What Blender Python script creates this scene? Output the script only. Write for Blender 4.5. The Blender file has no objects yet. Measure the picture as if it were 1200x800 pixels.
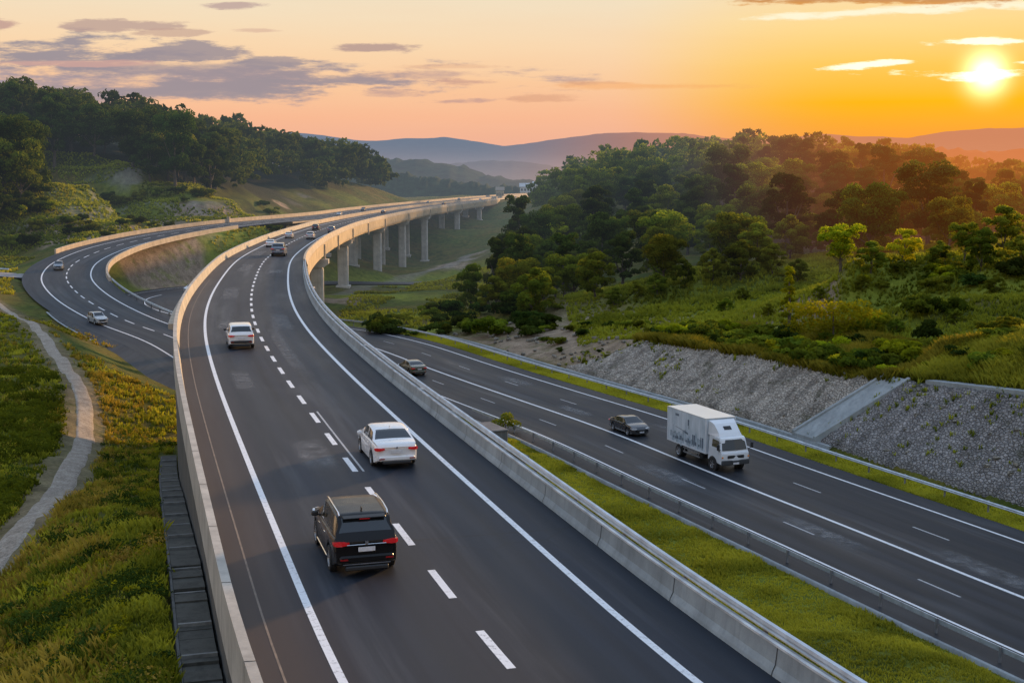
import bpy, bmesh, math, random
import numpy as np
from mathutils import Vector, Matrix
random.seed(7)
RNG = np.random.default_rng(7)
R = math.radians
SC = bpy.context.scene
COL = SC.collection
CAM_H = 10.0            # camera height above the carriageway (z = 0)
FPX = 1500.0
PITCH = math.atan((400 - 212) / FPX)
SUN_AZ, SUN_EL = R(19.6), R(4.3)
LAMP_EL = R(9.0); LAMP_AZ = R(36)

def at(px, py, H):
    """survey helper: where the sight line through a photo point meets the level H metres under the camera"""
    xc = (px - 600) / FPX; yc = (400 - py) / FPX
    dy = math.cos(PITCH) + yc * math.sin(PITCH); dz = -math.sin(PITCH) + yc * math.cos(PITCH)
    t = H / -dz
    return (xc * t, dy * t, CAM_H - H)

# ------------------------------------------------------------------ camera
cam_d = bpy.data.cameras.new('camera'); cam = bpy.data.objects.new('camera', cam_d); COL.objects.link(cam)
cam.location = (0, 0, CAM_H); cam.rotation_euler = (R(90) - PITCH, 0, 0)
cam_d.sensor_width = 36; cam_d.lens = FPX / 1200 * 36
cam_d.clip_start = 0.5; cam_d.clip_end = 20000
SC.camera = cam
SC.view_settings.view_transform = 'Standard'; SC.view_settings.look = 'None'
SC.view_settings.exposure = 0; SC.view_settings.gamma = 1
SC.cycles.max_bounces = 4; SC.cycles.diffuse_bounces = 2; SC.cycles.glossy_bounces = 2
SC.cycles.transmission_bounces = 3; SC.cycles.transparent_max_bounces = 6
SC.cycles.caustics_reflective = False; SC.cycles.caustics_refractive = False
SC.cycles.use_denoising = True
SC.cycles.sample_clamp_indirect = 4; SC.cycles.use_light_tree = False; SC.cycles.adaptive_threshold = .02

# ------------------------------------------------------------------ node helper
class NT:
    def __init__(s, tree): s.t = tree; s.n = tree.nodes; s.l = tree.links
    def new(s, typ, **kw):
        n = s.n.new(typ)
        for k, v in kw.items(): setattr(n, k, v)
        return n
    def put(s, sock, v):
        if v is None: return
        if isinstance(v, bpy.types.NodeSocket): s.l.new(v, sock)
        elif hasattr(v, '__len__') and len(v) == 3 and sock.type == 'RGBA': sock.default_value = (*v, 1)
        else: sock.default_value = v
    def math(s, op, a, b=None, c=None, clamp=False):
        n = s.new('ShaderNodeMath', operation=op, use_clamp=clamp)
        s.put(n.inputs[0], a); s.put(n.inputs[1], b); s.put(n.inputs[2], c)
        return n.outputs[0]
    def vmath(s, op, a, b=None):
        n = s.new('ShaderNodeVectorMath', operation=op); s.put(n.inputs[0], a); s.put(n.inputs[1], b)
        return n.outputs['Value' if op in ('DOT_PRODUCT', 'LENGTH') else 'Vector']
    def rng(s, v, a, b, c=0., d=1., smooth=False):
        n = s.new('ShaderNodeMapRange', interpolation_type='SMOOTHSTEP' if smooth else 'LINEAR')
        s.put(n.inputs[0], v)
        for i, x in enumerate((a, b, c, d)): n.inputs[i + 1].default_value = x
        return n.outputs[0]
    def mix(s, f, a, b, mode='MIX'):
        n = s.new('ShaderNodeMix', data_type='RGBA', blend_type=mode)
        s.put(n.inputs[0], f); s.put(n.inputs[6], a); s.put(n.inputs[7], b)
        return n.outputs[2]
    def noise(s, vec, scale, detail=3, rough=.55, out=0):
        n = s.new('ShaderNodeTexNoise'); n.inputs['Scale'].default_value = scale
        n.inputs['Detail'].default_value = detail; n.inputs['Roughness'].default_value = rough
        if vec is not None: s.l.new(vec, n.inputs['Vector'])
        return n.outputs[out]
    def ramp(s, v, stops, interp='LINEAR'):
        n = s.new('ShaderNodeValToRGB'); n.color_ramp.interpolation = interp
        e = n.color_ramp.elements
        while len(e) < len(stops): e.new(.5)
        for i, (p, c) in enumerate(stops): e[i].position = p; e[i].color = (*c, 1)
        s.put(n.inputs[0], v); return n.outputs[0]
    def mapping(s, vec, scale=(1, 1, 1), rot=(0, 0, 0), loc=(0, 0, 0)):
        n = s.new('ShaderNodeMapping'); s.l.new(vec, n.inputs[0])
        n.inputs['Scale'].default_value = scale; n.inputs['Rotation'].default_value = rot; n.inputs['Location'].default_value = loc
        return n.outputs[0]

def lin(r, g, b):
    f = lambda c: (c / 255) / 12.92 if c / 255 <= .04045 else ((c / 255 + .055) / 1.055) ** 2.4
    return (f(r), f(g), f(b))

SUN_DIR = Vector((math.sin(SUN_AZ) * math.cos(SUN_EL), math.cos(SUN_AZ) * math.cos(SUN_EL), math.sin(SUN_EL)))

# ------------------------------------------------------------------ haze glow mixed into surface materials, stronger further from the camera, orange sunward
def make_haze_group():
    g = bpy.data.node_groups.new('painted_haze', 'ShaderNodeTree')
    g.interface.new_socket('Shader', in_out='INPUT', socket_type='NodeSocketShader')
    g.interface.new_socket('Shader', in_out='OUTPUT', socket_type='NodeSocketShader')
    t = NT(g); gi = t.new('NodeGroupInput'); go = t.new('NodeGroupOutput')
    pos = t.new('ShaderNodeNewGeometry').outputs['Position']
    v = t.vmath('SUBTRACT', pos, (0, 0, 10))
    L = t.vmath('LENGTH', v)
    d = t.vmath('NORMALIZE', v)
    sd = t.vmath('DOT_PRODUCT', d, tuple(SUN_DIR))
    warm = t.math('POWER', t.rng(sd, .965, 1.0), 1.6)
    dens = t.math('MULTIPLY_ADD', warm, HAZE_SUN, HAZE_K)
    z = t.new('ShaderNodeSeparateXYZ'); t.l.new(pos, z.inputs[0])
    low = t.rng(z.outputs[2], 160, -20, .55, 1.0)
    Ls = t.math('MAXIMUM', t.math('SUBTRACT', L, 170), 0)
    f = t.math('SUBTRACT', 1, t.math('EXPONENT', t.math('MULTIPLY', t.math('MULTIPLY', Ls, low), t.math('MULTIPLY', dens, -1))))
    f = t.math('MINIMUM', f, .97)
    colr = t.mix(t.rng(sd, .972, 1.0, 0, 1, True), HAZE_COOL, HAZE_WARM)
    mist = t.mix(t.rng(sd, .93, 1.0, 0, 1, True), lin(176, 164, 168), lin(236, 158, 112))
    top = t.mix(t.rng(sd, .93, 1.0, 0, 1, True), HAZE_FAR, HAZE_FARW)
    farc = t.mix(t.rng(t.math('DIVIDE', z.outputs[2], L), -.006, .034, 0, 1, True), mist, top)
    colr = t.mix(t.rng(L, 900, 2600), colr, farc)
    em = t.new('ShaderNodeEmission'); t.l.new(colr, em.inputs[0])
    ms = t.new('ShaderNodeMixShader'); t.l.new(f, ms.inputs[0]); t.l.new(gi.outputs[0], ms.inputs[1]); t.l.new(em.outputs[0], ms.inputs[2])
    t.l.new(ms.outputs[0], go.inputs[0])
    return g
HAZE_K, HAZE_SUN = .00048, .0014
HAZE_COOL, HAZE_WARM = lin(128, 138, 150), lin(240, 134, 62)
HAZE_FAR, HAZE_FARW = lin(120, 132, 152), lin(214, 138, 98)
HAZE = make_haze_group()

MATS = {}
def material(name, build, haze=True):
    if name in MATS: return MATS[name]
    m = bpy.data.materials.new(name); m.use_nodes = True
    t = NT(m.node_tree); t.n.clear()
    out = t.new('ShaderNodeOutputMaterial'); sh = build(t)
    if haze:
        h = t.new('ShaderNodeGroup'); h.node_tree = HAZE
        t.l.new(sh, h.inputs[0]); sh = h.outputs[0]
    t.l.new(sh, out.inputs[0]); MATS[name] = m; m.cycles.emission_sampling = 'NONE'
    return m
def pbsdf(t, color, rough=.6, metal=0., spec=.5, normal=None, coat=0., emit=None, es=0.):
    b = t.new('ShaderNodeBsdfPrincipled')
    t.put(b.inputs['Base Color'], color); t.put(b.inputs['Roughness'], rough); t.put(b.inputs['Metallic'], metal)
    b.inputs['Specular IOR Level'].default_value = spec
    if coat: b.inputs['Coat Weight'].default_value = coat; b.inputs['Coat Roughness'].default_value = .05
    if normal is not None: t.l.new(normal, b.inputs['Normal'])
    if emit: t.put(b.inputs['Emission Color'], emit); b.inputs['Emission Strength'].default_value = es
    return b.outputs[0]
def bump(t, h, strength=.3, dist=.05):
    n = t.new('ShaderNodeBump'); n.inputs['Strength'].default_value = strength; n.inputs['Distance'].default_value = dist
    t.l.new(h, n.inputs['Height']); return n.outputs[0]
def plain(name, color, rough=.5, metal=0., spec=.5, coat=0., var=.12, scale=3., haze=True, emit=None, es=0.):
    def b(t):
        tc = t.new('ShaderNodeTexCoord').outputs['Object']
        n = t.noise(tc, scale, 4)
        dark = tuple(c * (1 - var) for c in color); lite = tuple(min(1, c * (1 + var)) for c in color)
        return pbsdf(t, t.mix(t.rng(n, .3, .7), dark, lite), t.rng(n, .3, .7, max(.02, rough - .05), rough + .06), metal, spec, None, coat, emit, es)
    return material(name, b, haze)

# ------------------------------------------------------------------ mesh helpers
def mesh_np(name, V, F, mat=None, uv=None, smooth=False, vcol=None, mats=None, fmat=None):
    """V (n,3); F (m,3|4) array, or list of faces"""
    me = bpy.data.meshes.new(name)
    V = np.asarray(V, dtype=np.float32)
    if isinstance(F, np.ndarray):
        m, k = F.shape
        me.vertices.add(len(V)); me.vertices.foreach_set('co', V.ravel())
        me.loops.add(m * k); me.loops.foreach_set('vertex_index', F.astype(np.int32).ravel())
        me.polygons.add(m); me.polygons.foreach_set('loop_start', np.arange(0, m * k, k, dtype=np.int32))
        me.polygons.foreach_set('loop_total', np.full(m, k, dtype=np.int32))
        me.update(calc_edges=True)
    else:
        me.from_pydata([tuple(map(float, v)) for v in V], [], F); me.update()
    if uv is not None:
        l = me.uv_layers.new(name='uv')
        idx = np.zeros(len(me.loops), dtype=np.int32); me.loops.foreach_get('vertex_index', idx)
        l.data.foreach_set('uv', np.asarray(uv, dtype=np.float32)[idx].ravel())
    if vcol is not None:
        for nm, arr in vcol.items():
            a = me.attributes.new(nm, 'FLOAT', 'POINT'); a.data.foreach_set('value', np.asarray(arr, dtype=np.float32))
    if mats: 
        for m_ in mats: me.materials.append(m_)
    elif mat: me.materials.append(mat)
    if fmat is not None: me.polygons.foreach_set('material_index', np.asarray(fmat, dtype=np.int32))
    if smooth: me.polygons.foreach_set('use_smooth', np.ones(len(me.polygons), dtype=bool))
    me.validate(); return me

def link(name, me, parent=None, loc=None, rotz=None):
    o = bpy.data.objects.new(name, me); COL.objects.link(o)
    if parent is not None: o.parent = parent
    if loc is not None: o.location = loc
    if rotz is not None: o.rotation_euler = (0, 0, rotz)
    return o
def tag(o, label=None, cat=None, group=None, kind=None):
    if label: o['label'] = label
    if cat: o['category'] = cat
    if group: o['group'] = group
    if kind: o['kind'] = kind
    return o
def thing(name, label, cat, loc=(0, 0, 0), rotz=0., group=None):
    o = bpy.data.objects.new(name, None); COL.objects.link(o); o.empty_display_size = .3
    o.location = loc; o.rotation_euler = (0, 0, rotz)
    return tag(o, label, cat, group)
def struct(name, me, kind='structure'):
    o = link(name, me); o['kind'] = kind; return o
def dup(root, loc, rotz, label=None, group=None, scale=None):
    r = root.copy(); COL.objects.link(r); r.location = loc; r.rotation_euler = (0, 0, rotz)
    if scale: r.scale = scale if hasattr(scale, '__len__') else (scale,) * 3
    if label: r['label'] = label
    if group: r['group'] = group
    for ch in list(root.children):
        c = ch.copy(); COL.objects.link(c); c.parent = r
        for g in list(ch.children):
            d = g.copy(); COL.objects.link(d); d.parent = c
    return r

class MB:
    """gathers boxes, tubes and free faces into one mesh"""
    def __init__(s): s.V = []; s.F = []
    def add(s, vs, fs):
        b = len(s.V); s.V += [tuple(v) for v in vs]; s.F += [tuple(b + i for i in f) for f in fs]; return s
    def box(s, c, d, rz=0., bev=0., ry=0., rx=0.):
        x, y, z = [q / 2 for q in d]
        if bev:
            vs = []; b = min(bev, x * .9, y * .9, z * .9)
            for sz, ins in ((-z, b), (-z + b, 0), (z - b, 0), (z, b)):
                for px, py in ((-x + ins, -y + b), (-x + b, -y + ins), (x - b, -y + ins), (x - ins, -y + b), (x - ins, y - b), (x - b, y - ins), (-x + b, y - ins), (-x + ins, y - b)):
                    vs.append((px, py, sz))
            fs = [tuple(range(7, -1, -1)), tuple(range(24, 32))]
            for k in range(3):
                for i in range(8):
                    j = (i + 1) % 8; fs.append((k * 8 + i, k * 8 + j, k * 8 + 8 + j, k * 8 + 8 + i))
        else:
            vs = [(a, b_, c_) for c_ in (-z, z) for a, b_ in ((-x, -y), (x, -y), (x, y), (-x, y))]
            fs = [(3, 2, 1, 0), (4, 5, 6, 7), (0, 1, 5, 4), (1, 2, 6, 5), (2, 3, 7, 6), (3, 0, 4, 7)]
        M = Matrix.Translation(c) @ Matrix.Rotation(rz, 4, 'Z') @ Matrix.Rotation(ry, 4, 'Y') @ Matrix.Rotation(rx, 4, 'X')
        return s.add([M @ Vector(v) for v in vs], fs)
    def tube(s, pts, r, n=8, caps=True):
        pts = [Vector(p) for p in pts]; rs = r if hasattr(r, '__len__') else [r] * len(pts)
        vs = []; fs = []
        for i, p in enumerate(pts):
            d = (pts[min(i + 1, len(pts) - 1)] - pts[max(i - 1, 0)]).normalized()
            a = d.orthogonal().normalized() if i == 0 else (a - d * a.dot(d)).normalized()
            b = d.cross(a)
            for k in range(n):
                q = 2 * math.pi * k / n; vs.append(p + (a * math.cos(q) + b * math.sin(q)) * rs[i])
        for i in range(len(pts) - 1):
            for k in range(n):
                j = (k + 1) % n; fs.append((i * n + k, i * n + j, i * n + n + j, i * n + n + k))
        if caps: fs += [tuple(range(n - 1, -1, -1)), tuple(range((len(pts) - 1) * n, len(pts) * n))]
        return s.add(vs, fs)
    def lathe(s, prof, c, axis='X', n=28, closed=True):
        """prof: (along, radius) pairs"""
        vs = []; fs = []
        for a, r in prof:
            for k in range(n):
                q = 2 * math.pi * k / n; u, v = r * math.cos(q), r * math.sin(q)
                vs.append(Vector(c) + Vector((a, u, v) if axis == 'X' else ((u, a, v) if axis == 'Y' else (u, v, a))))
        m = len(prof)
        for i in range(m - 1):
            for k in range(n):
                j = (k + 1) % n; fs.append((i * n + k, i * n + j, i * n + n + j, i * n + n + k))
        if closed: fs += [tuple(range(n - 1, -1, -1)), tuple(range((m - 1) * n, m * n))]
        return s.add(vs, fs)
    def mesh(s, name, mat, smooth=False):
        me = bpy.data.meshes.new(name); me.from_pydata(s.V, [], s.F); me.update()
        bm = bmesh.new(); bm.from_mesh(me); bmesh.ops.recalc_face_normals(bm, faces=bm.faces); bm.to_mesh(me); bm.free()
        if mat: me.materials.append(mat)
        if smooth:
            me.polygons.foreach_set('use_smooth', np.ones(len(me.polygons), dtype=bool))
            me.set_sharp_from_angle(angle=R(38))
        return me
    def obj(s, name, mat, parent=None, smooth=False, **kw): return link(name, s.mesh(name, mat, smooth), parent, **kw)
# ------------------------------------------------------------------ road paths
class Path:
    def __init__(s, pts, step=2.0, smooth=6):
        P = np.array([(p[0], p[1], p[2]) for p in pts], dtype=float)
        seg = np.r_[0, np.cumsum(np.linalg.norm(np.diff(P[:, :2], axis=0), axis=1))]
        n = int(seg[-1] / step) + 1; q = np.linspace(0, seg[-1], n)
        C = []
        for i in range(len(q)):
            k = min(np.searchsorted(seg, q[i], 'right') - 1, len(P) - 2); t = (q[i] - seg[k]) / (seg[k + 1] - seg[k])
            p0, p1, p2, p3 = P[max(k - 1, 0)], P[k], P[k + 1], P[min(k + 2, len(P) - 1)]
            C.append(.5 * ((2 * p1) + (-p0 + p2) * t + (2 * p0 - 5 * p1 + 4 * p2 - p3) * t ** 2 + (-p0 + 3 * p1 - 3 * p2 + p3) * t ** 3))
        C = np.array(C)
        for _ in range(smooth):
            C[1:-1] = .25 * C[:-2] + .5 * C[1:-1] + .25 * C[2:]
        s.P = C; s.S = np.r_[0, np.cumsum(np.linalg.norm(np.diff(C[:, :2], axis=0), axis=1))]
        T = np.gradient(C[:, :2], axis=0); T /= np.linalg.norm(T, axis=1)[:, None]
        s.T = T; s.N = np.stack([T[:, 1], -T[:, 0]], axis=1)      # to the right of travel
        s.len = s.S[-1]
    def pos(s, a, d=0., z=0.):
        a = np.atleast_1d(a); x = np.interp(a, s.S, s.P[:, 0]); y = np.interp(a, s.S, s.P[:, 1]); zz = np.interp(a, s.S, s.P[:, 2])
        nx = np.interp(a, s.S, s.N[:, 0]); ny = np.interp(a, s.S, s.N[:, 1])
        return np.stack([x + nx * d, y + ny * d, zz + z], axis=-1)
    def head(s, a):
        return math.atan2(np.interp(a, s.S, s.T[:, 1]), np.interp(a, s.S, s.T[:, 0]))
    def nearest(s, X, Y):
        """arc position and signed offset (right positive) of points"""
        out_a = np.empty(X.shape); out_d = np.empty(X.shape)
        flatx, flaty = X.ravel(), Y.ravel(); A = out_a.ravel(); D = out_d.ravel()
        for i in range(0, len(flatx), 20000):
            x = flatx[i:i + 20000, None]; y = flaty[i:i + 20000, None]
            k = np.argmin((x - s.P[None, :, 0]) ** 2 + (y - s.P[None, :, 1]) ** 2, axis=1)
            dx = flatx[i:i + 20000] - s.P[k, 0]; dy = flaty[i:i + 20000] - s.P[k, 1]
            A[i:i + 20000] = s.S[k] + np.clip(dx * s.T[k, 0] + dy * s.T[k, 1], -3, 3); 
            along = dx * s.T[k, 0] + dy * s.T[k, 1]; side = dx * s.N[k, 0] + dy * s.N[k, 1]
            D[i:i + 20000] = np.where(np.abs(along) > 4, np.sign(side + 1e-9) * np.hypot(dx, dy), side)
        return out_a, out_d
    def at_y(s, y):
        k = int(np.argmin(np.abs(s.P[:, 1] - y))); return s.S[k]

def sweep(path, prof, a0=0., a1=None, step=2., closed=False, dfun=None):
    """profile of (offset, height) carried along the path; uv = (offset, arc) in metres"""
    a1 = path.len if a1 is None else a1
    n = max(2, int(round((a1 - a0) / step)) + 1); A = np.linspace(a0, a1, n); m = len(prof)
    V = np.zeros((n, m, 3)); UV = np.zeros((n, m, 2)); per = 0.
    for j, (d, z) in enumerate(prof):
        if j: per += math.hypot(d - prof[j - 1][0], z - prof[j - 1][1])
        V[:, j] = path.pos(A, d, z); UV[:, j, 0] = prof[0][0] + per; UV[:, j, 1] = A
    idx = np.arange(n * m).reshape(n, m)
    F = np.stack([idx[:-1, :-1], idx[:-1, 1:], idx[1:, 1:], idx[1:, :-1]], -1).reshape(-1, 4)
    if closed:
        F = np.concatenate([F, np.stack([idx[:-1, -1], idx[:-1, 0], idx[1:, 0], idx[1:, -1]], -1)])
    Fl = [tuple(int(i) for i in f) for f in F[:, ::-1]] if closed else F[:, ::-1].copy()
    if closed: Fl += [tuple(int(i) for i in idx[0]), tuple(int(i) for i in idx[-1, ::-1])]
    return V.reshape(-1, 3), Fl, UV.reshape(-1, 2)
def sweep_obj(name, path, prof, mat, a0=0., a1=None, step=2., closed=False, parent=None, smooth=False):
    V, F, UV = sweep(path, prof, a0, a1, step, closed)
    return link(name, mesh_np(name, V, F, mat, UV, smooth), parent)

MAIN = Path([(26, -45, 0), (16.6, -20, 0), (9.3, 0, 0), (4.0, 14, 0), (-.2, 25.9, 0), (-2.8, 34.6, 0), (-5.25, 42.9, 0), (-8.8, 55.1, 0), (-12.3, 67.4, 0),
             (-16.8, 84.3, 0), (-21.1, 103.1, 0), (-25.8, 127.9, 0), (-31.4, 162.6, 0), (-34.9, 195, 0), (-37.5, 228, 0), (-39.2, 262, 0), (-40.3, 303, 0),
             (-39, 370, 0), (-35.8, 441, 0), (-29.5, 520, 0), (-21.5, 600, 0), (-13, 680, 0), (-3, 760, 0), (18, 900, 0), (60, 1100, 0)])
def mainoff(y, d):
    a = MAIN.at_y(y); p = MAIN.pos(a, d)[0]; return (p[0], p[1], p[2])
LEFT_D = -13.4
_r = [at(210, 398, 19.4), at(150, 377, 18.5), at(102, 352, 17.3), at(80, 332, 16.3), at(78, 320, 15.6), at(87, 308, 14.9), at(102, 300, 14.1),
      at(125, 291, 13.3), at(160, 282, 12.4), at(200, 274, 11.6), at(250, 266.5, 10.8), at(292, 261.5, 10.3)]
RAMP = Path([(16, 70, -11), (7, 88, -11), (-3, 103, -10.9), (-14, 116, -10.7), (-27, 131, -10.2)] + _r +
            [mainoff(375, LEFT_D), mainoff(441, LEFT_D), mainoff(520, LEFT_D), mainoff(600, LEFT_D), mainoff(760, LEFT_D), mainoff(900, LEFT_D), mainoff(1090, LEFT_D)], smooth=10)
LZ = -11.0
LOW = Path([(75, -55, LZ), (52.5, 0, LZ), (33.6, 45, LZ), (26, 62.9, LZ), at(1000, 620, 21), at(850, 560.6, 21), at(711, 504, 21), at(610, 469, 21), at(512.5, 435, 21), at(428, 404, 21),
            (-29, 178, LZ), (-43, 190, LZ), (-56, 205, LZ), (-64.5, 223, LZ), (-66, 242, LZ - .3), (-60, 262, LZ - .6), (-48, 284, LZ - 1.5), (-34, 304, LZ - 3), (-14, 330, LZ - 5), (25, 370, LZ - 4)], smooth=8)
# ------------------------------------------------------------------ ground
def smooth(x, a, b):
    t = np.clip((x - a) / (b - a), 0, 1); return t * t * (3 - 2 * t)
def vnoise(X, Y, s, seed=0):
    x = X / s; y = Y / s; xi = np.floor(x).astype(np.int64); yi = np.floor(y).astype(np.int64)
    fx = x - xi; fy = y - yi; fx = fx * fx * (3 - 2 * fx); fy = fy * fy * (3 - 2 * fy)
    def h(a, b):
        n = (a * 374761393 + b * 668265263 + seed * 144269504) & 0x7fffffff
        n = ((n ^ (n >> 13)) * 1274126177) & 0x7fffffff
        return ((n ^ (n >> 16)) & 0xffff) / 65535.
    return (h(xi, yi) * (1 - fx) + h(xi + 1, yi) * fx) * (1 - fy) + (h(xi, yi + 1) * (1 - fx) + h(xi + 1, yi + 1) * fx) * fy
CP = [
 # left foreground bank
 at(240, 800, 11.6), at(100, 790, 14.0), at(0, 790, 14.7), at(180, 690, 13.4), at(60, 640, 14.2), at(0, 660, 14.2), at(150, 560, 14.6), at(110, 480, 15.4), at(205, 500, 18.0),
 at(180, 450, 18), at(120, 420, 17.8), at(60, 400, 16.8), at(0, 420, 15.6), at(0, 370, 16.6), at(20, 500, 14.6), at(0, 560, 14.4), at(40, 365, 17.2), at(-200, 500, 14),
 at(-200, 360, 15), (-14, 18, -4.6), (-9, 26, -3.6), (-30, 10, -4), (-12, 0, -5.5), (-40, -40, -4), (0, -40, -6), (80, -60, -11), (-80, 60, -2), (-120, 120, -1),
 # left of the ramp
 at(0, 325, 16.4), at(0, 300, 15.6), at(-150, 310, 12), at(40, 295, 14.8), at(0, 250, 8), at(60, 262, 11.5), at(120, 262, 10.5), at(60, 225, 6), at(150, 240, 6.5),
 (-100, 320, 5.5), (-125, 310, 11), (-150, 300, 17), (-200, 300, 24), (-85, 350, 5), (-110, 370, 14), (-150, 380, 22), (-210, 400, 28), (-90, 420, 9), (-75, 480, 2), (-120, 470, 17),
 (-100, 540, 17), (-78, 560, 11), (-64, 575, 7), (-130, 600, 18), (-70, 640, 7), (-56, 650, 2), (-90, 680, 8), (-200, 560, 24), (-300, 450, 34), (-350, 700, 26), (-60, 400, -12), (-250, 200, 14), (-400, 250, 30),
 # inside the loop
 (-74, 222, -9), (-64, 246, -11), (-78, 288, -3.2), (-66, 290, -4.5), (-56, 300, -5), (-70, 275, -6.5), (-84, 262, -4.5), (-60, 312, -3.5), (-52, 240, -11), (-44, 330, -12),
 # valley under the bridge
 (-35, 206, -11), (-36, 275, -12), (-35, 345, -16), (-32, 400, -18), (-30, 457, -19), (-20, 550, -14), (-10, 620, -9), (-4, 680, -3), (0, 740, -.6), (20, 900, -1), (60, 1100, -1),
 (-45, 680, -6), (-20, 760, -1),
 at(400, 370, 21), at(440, 350, 21.5), at(500, 335, 22), at(520, 320, 25), at(470, 330, 23.5),
 (10, 60, -11.1), (20, 38, -11.1), (14, 72, -11.1), (32, 15, -11.1), (0, 88, -11.1), (10, 30, -11), (45, -20, -11.1), (-6, 100, -11.1), (20, 10, -11), (4, 60, -11), (40, -60, -11), (0, 30, -10.5), (10, 5, -10.5), (20, -20, -10.5),
 # right bank and hills
 at(500, 385, 21), at(560, 400, 20), at(600, 380, 20.5), at(700, 385, 18), at(790, 378, 17.5), at(620, 350, 21), at(700, 350, 19), at(800, 340, 16.2), at(860, 330, 15), at(950, 345, 14.6),
 at(840, 385, 17), at(900, 400, 16.6), at(950, 420, 16.4), at(1050, 428, 15.8), at(1000, 370, 15.2), at(1030, 352, 13.2), at(1100, 330, 12.0), at(1180, 335, 11.8), at(1190, 375, 13.2), at(1120, 360, 13), (140, 240, 4), (110, 200, 3), (150, 300, -1),
 at(1150, 440, 15.0), at(1200, 430, 13.2), at(1190, 390, 13.6), at(1300, 420, 11.5), at(1300, 330, 11), at(1300, 500, 12.5), at(1500, 500, 10),
 (30, 230, -6), (60, 240, -3), (110, 240, 1), (10, 300, -8), (50, 330, 1), (100, 340, 6), (30, 400, 0), (80, 420, 9), (25, 480, 2), (60, 520, 13), (110, 500, 13), (12, 560, -4), (40, 620, 10),
 (150, 330, 0), (180, 420, 0), (230, 320, -1), (160, 560, 11), (230, 560, -2), (90, 640, 17), (300, 560, -4), (300, 420, -3), (330, 700, -5), (200, 740, 12), (100, 800, 10), (40, 760, 6),
 (400, 500, 0), (420, 300, 2), (450, 900, -5), (200, 1100, 0), (-100, 1000, -4), (-300, 1100, 6), (0, 1400, -10), (500, 1500, 0), (-500, 1500, 10), (-700, 900, 30), (800, 900, 20), (900, 300, 20),
]
CP = np.array([(p[0], p[1], p[2]) for p in CP])
def _phi(r): return np.sqrt(r * r + 9.)
def rbf_fit(P):
    D = np.hypot(P[:, None, 0] - P[None, :, 0], P[:, None, 1] - P[None, :, 1])
    n = len(P); A = np.zeros((n + 1, n + 1)); A[:n, :n] = -_phi(D) - np.eye(n) * 1.5; A[:n, n] = A[n, :n] = 1
    return np.linalg.solve(A, np.r_[P[:, 2], 0])
_W = rbf_fit(CP)
def base_height(X, Y):
    sh = X.shape; x = X.ravel(); y = Y.ravel(); out = np.empty(len(x))
    for i in range(0, len(x), 20000):
        r = np.hypot(x[i:i + 20000, None] - CP[None, :, 0], y[i:i + 20000, None] - CP[None, :, 1])
        out[i:i + 20000] = -_phi(r) @ _W[:-1] + _W[-1]
    out = out.reshape(sh)
    far = smooth(np.hypot(X, Y), 1200, 2200)
    return out * (1 - far) + (-20) * far
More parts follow.
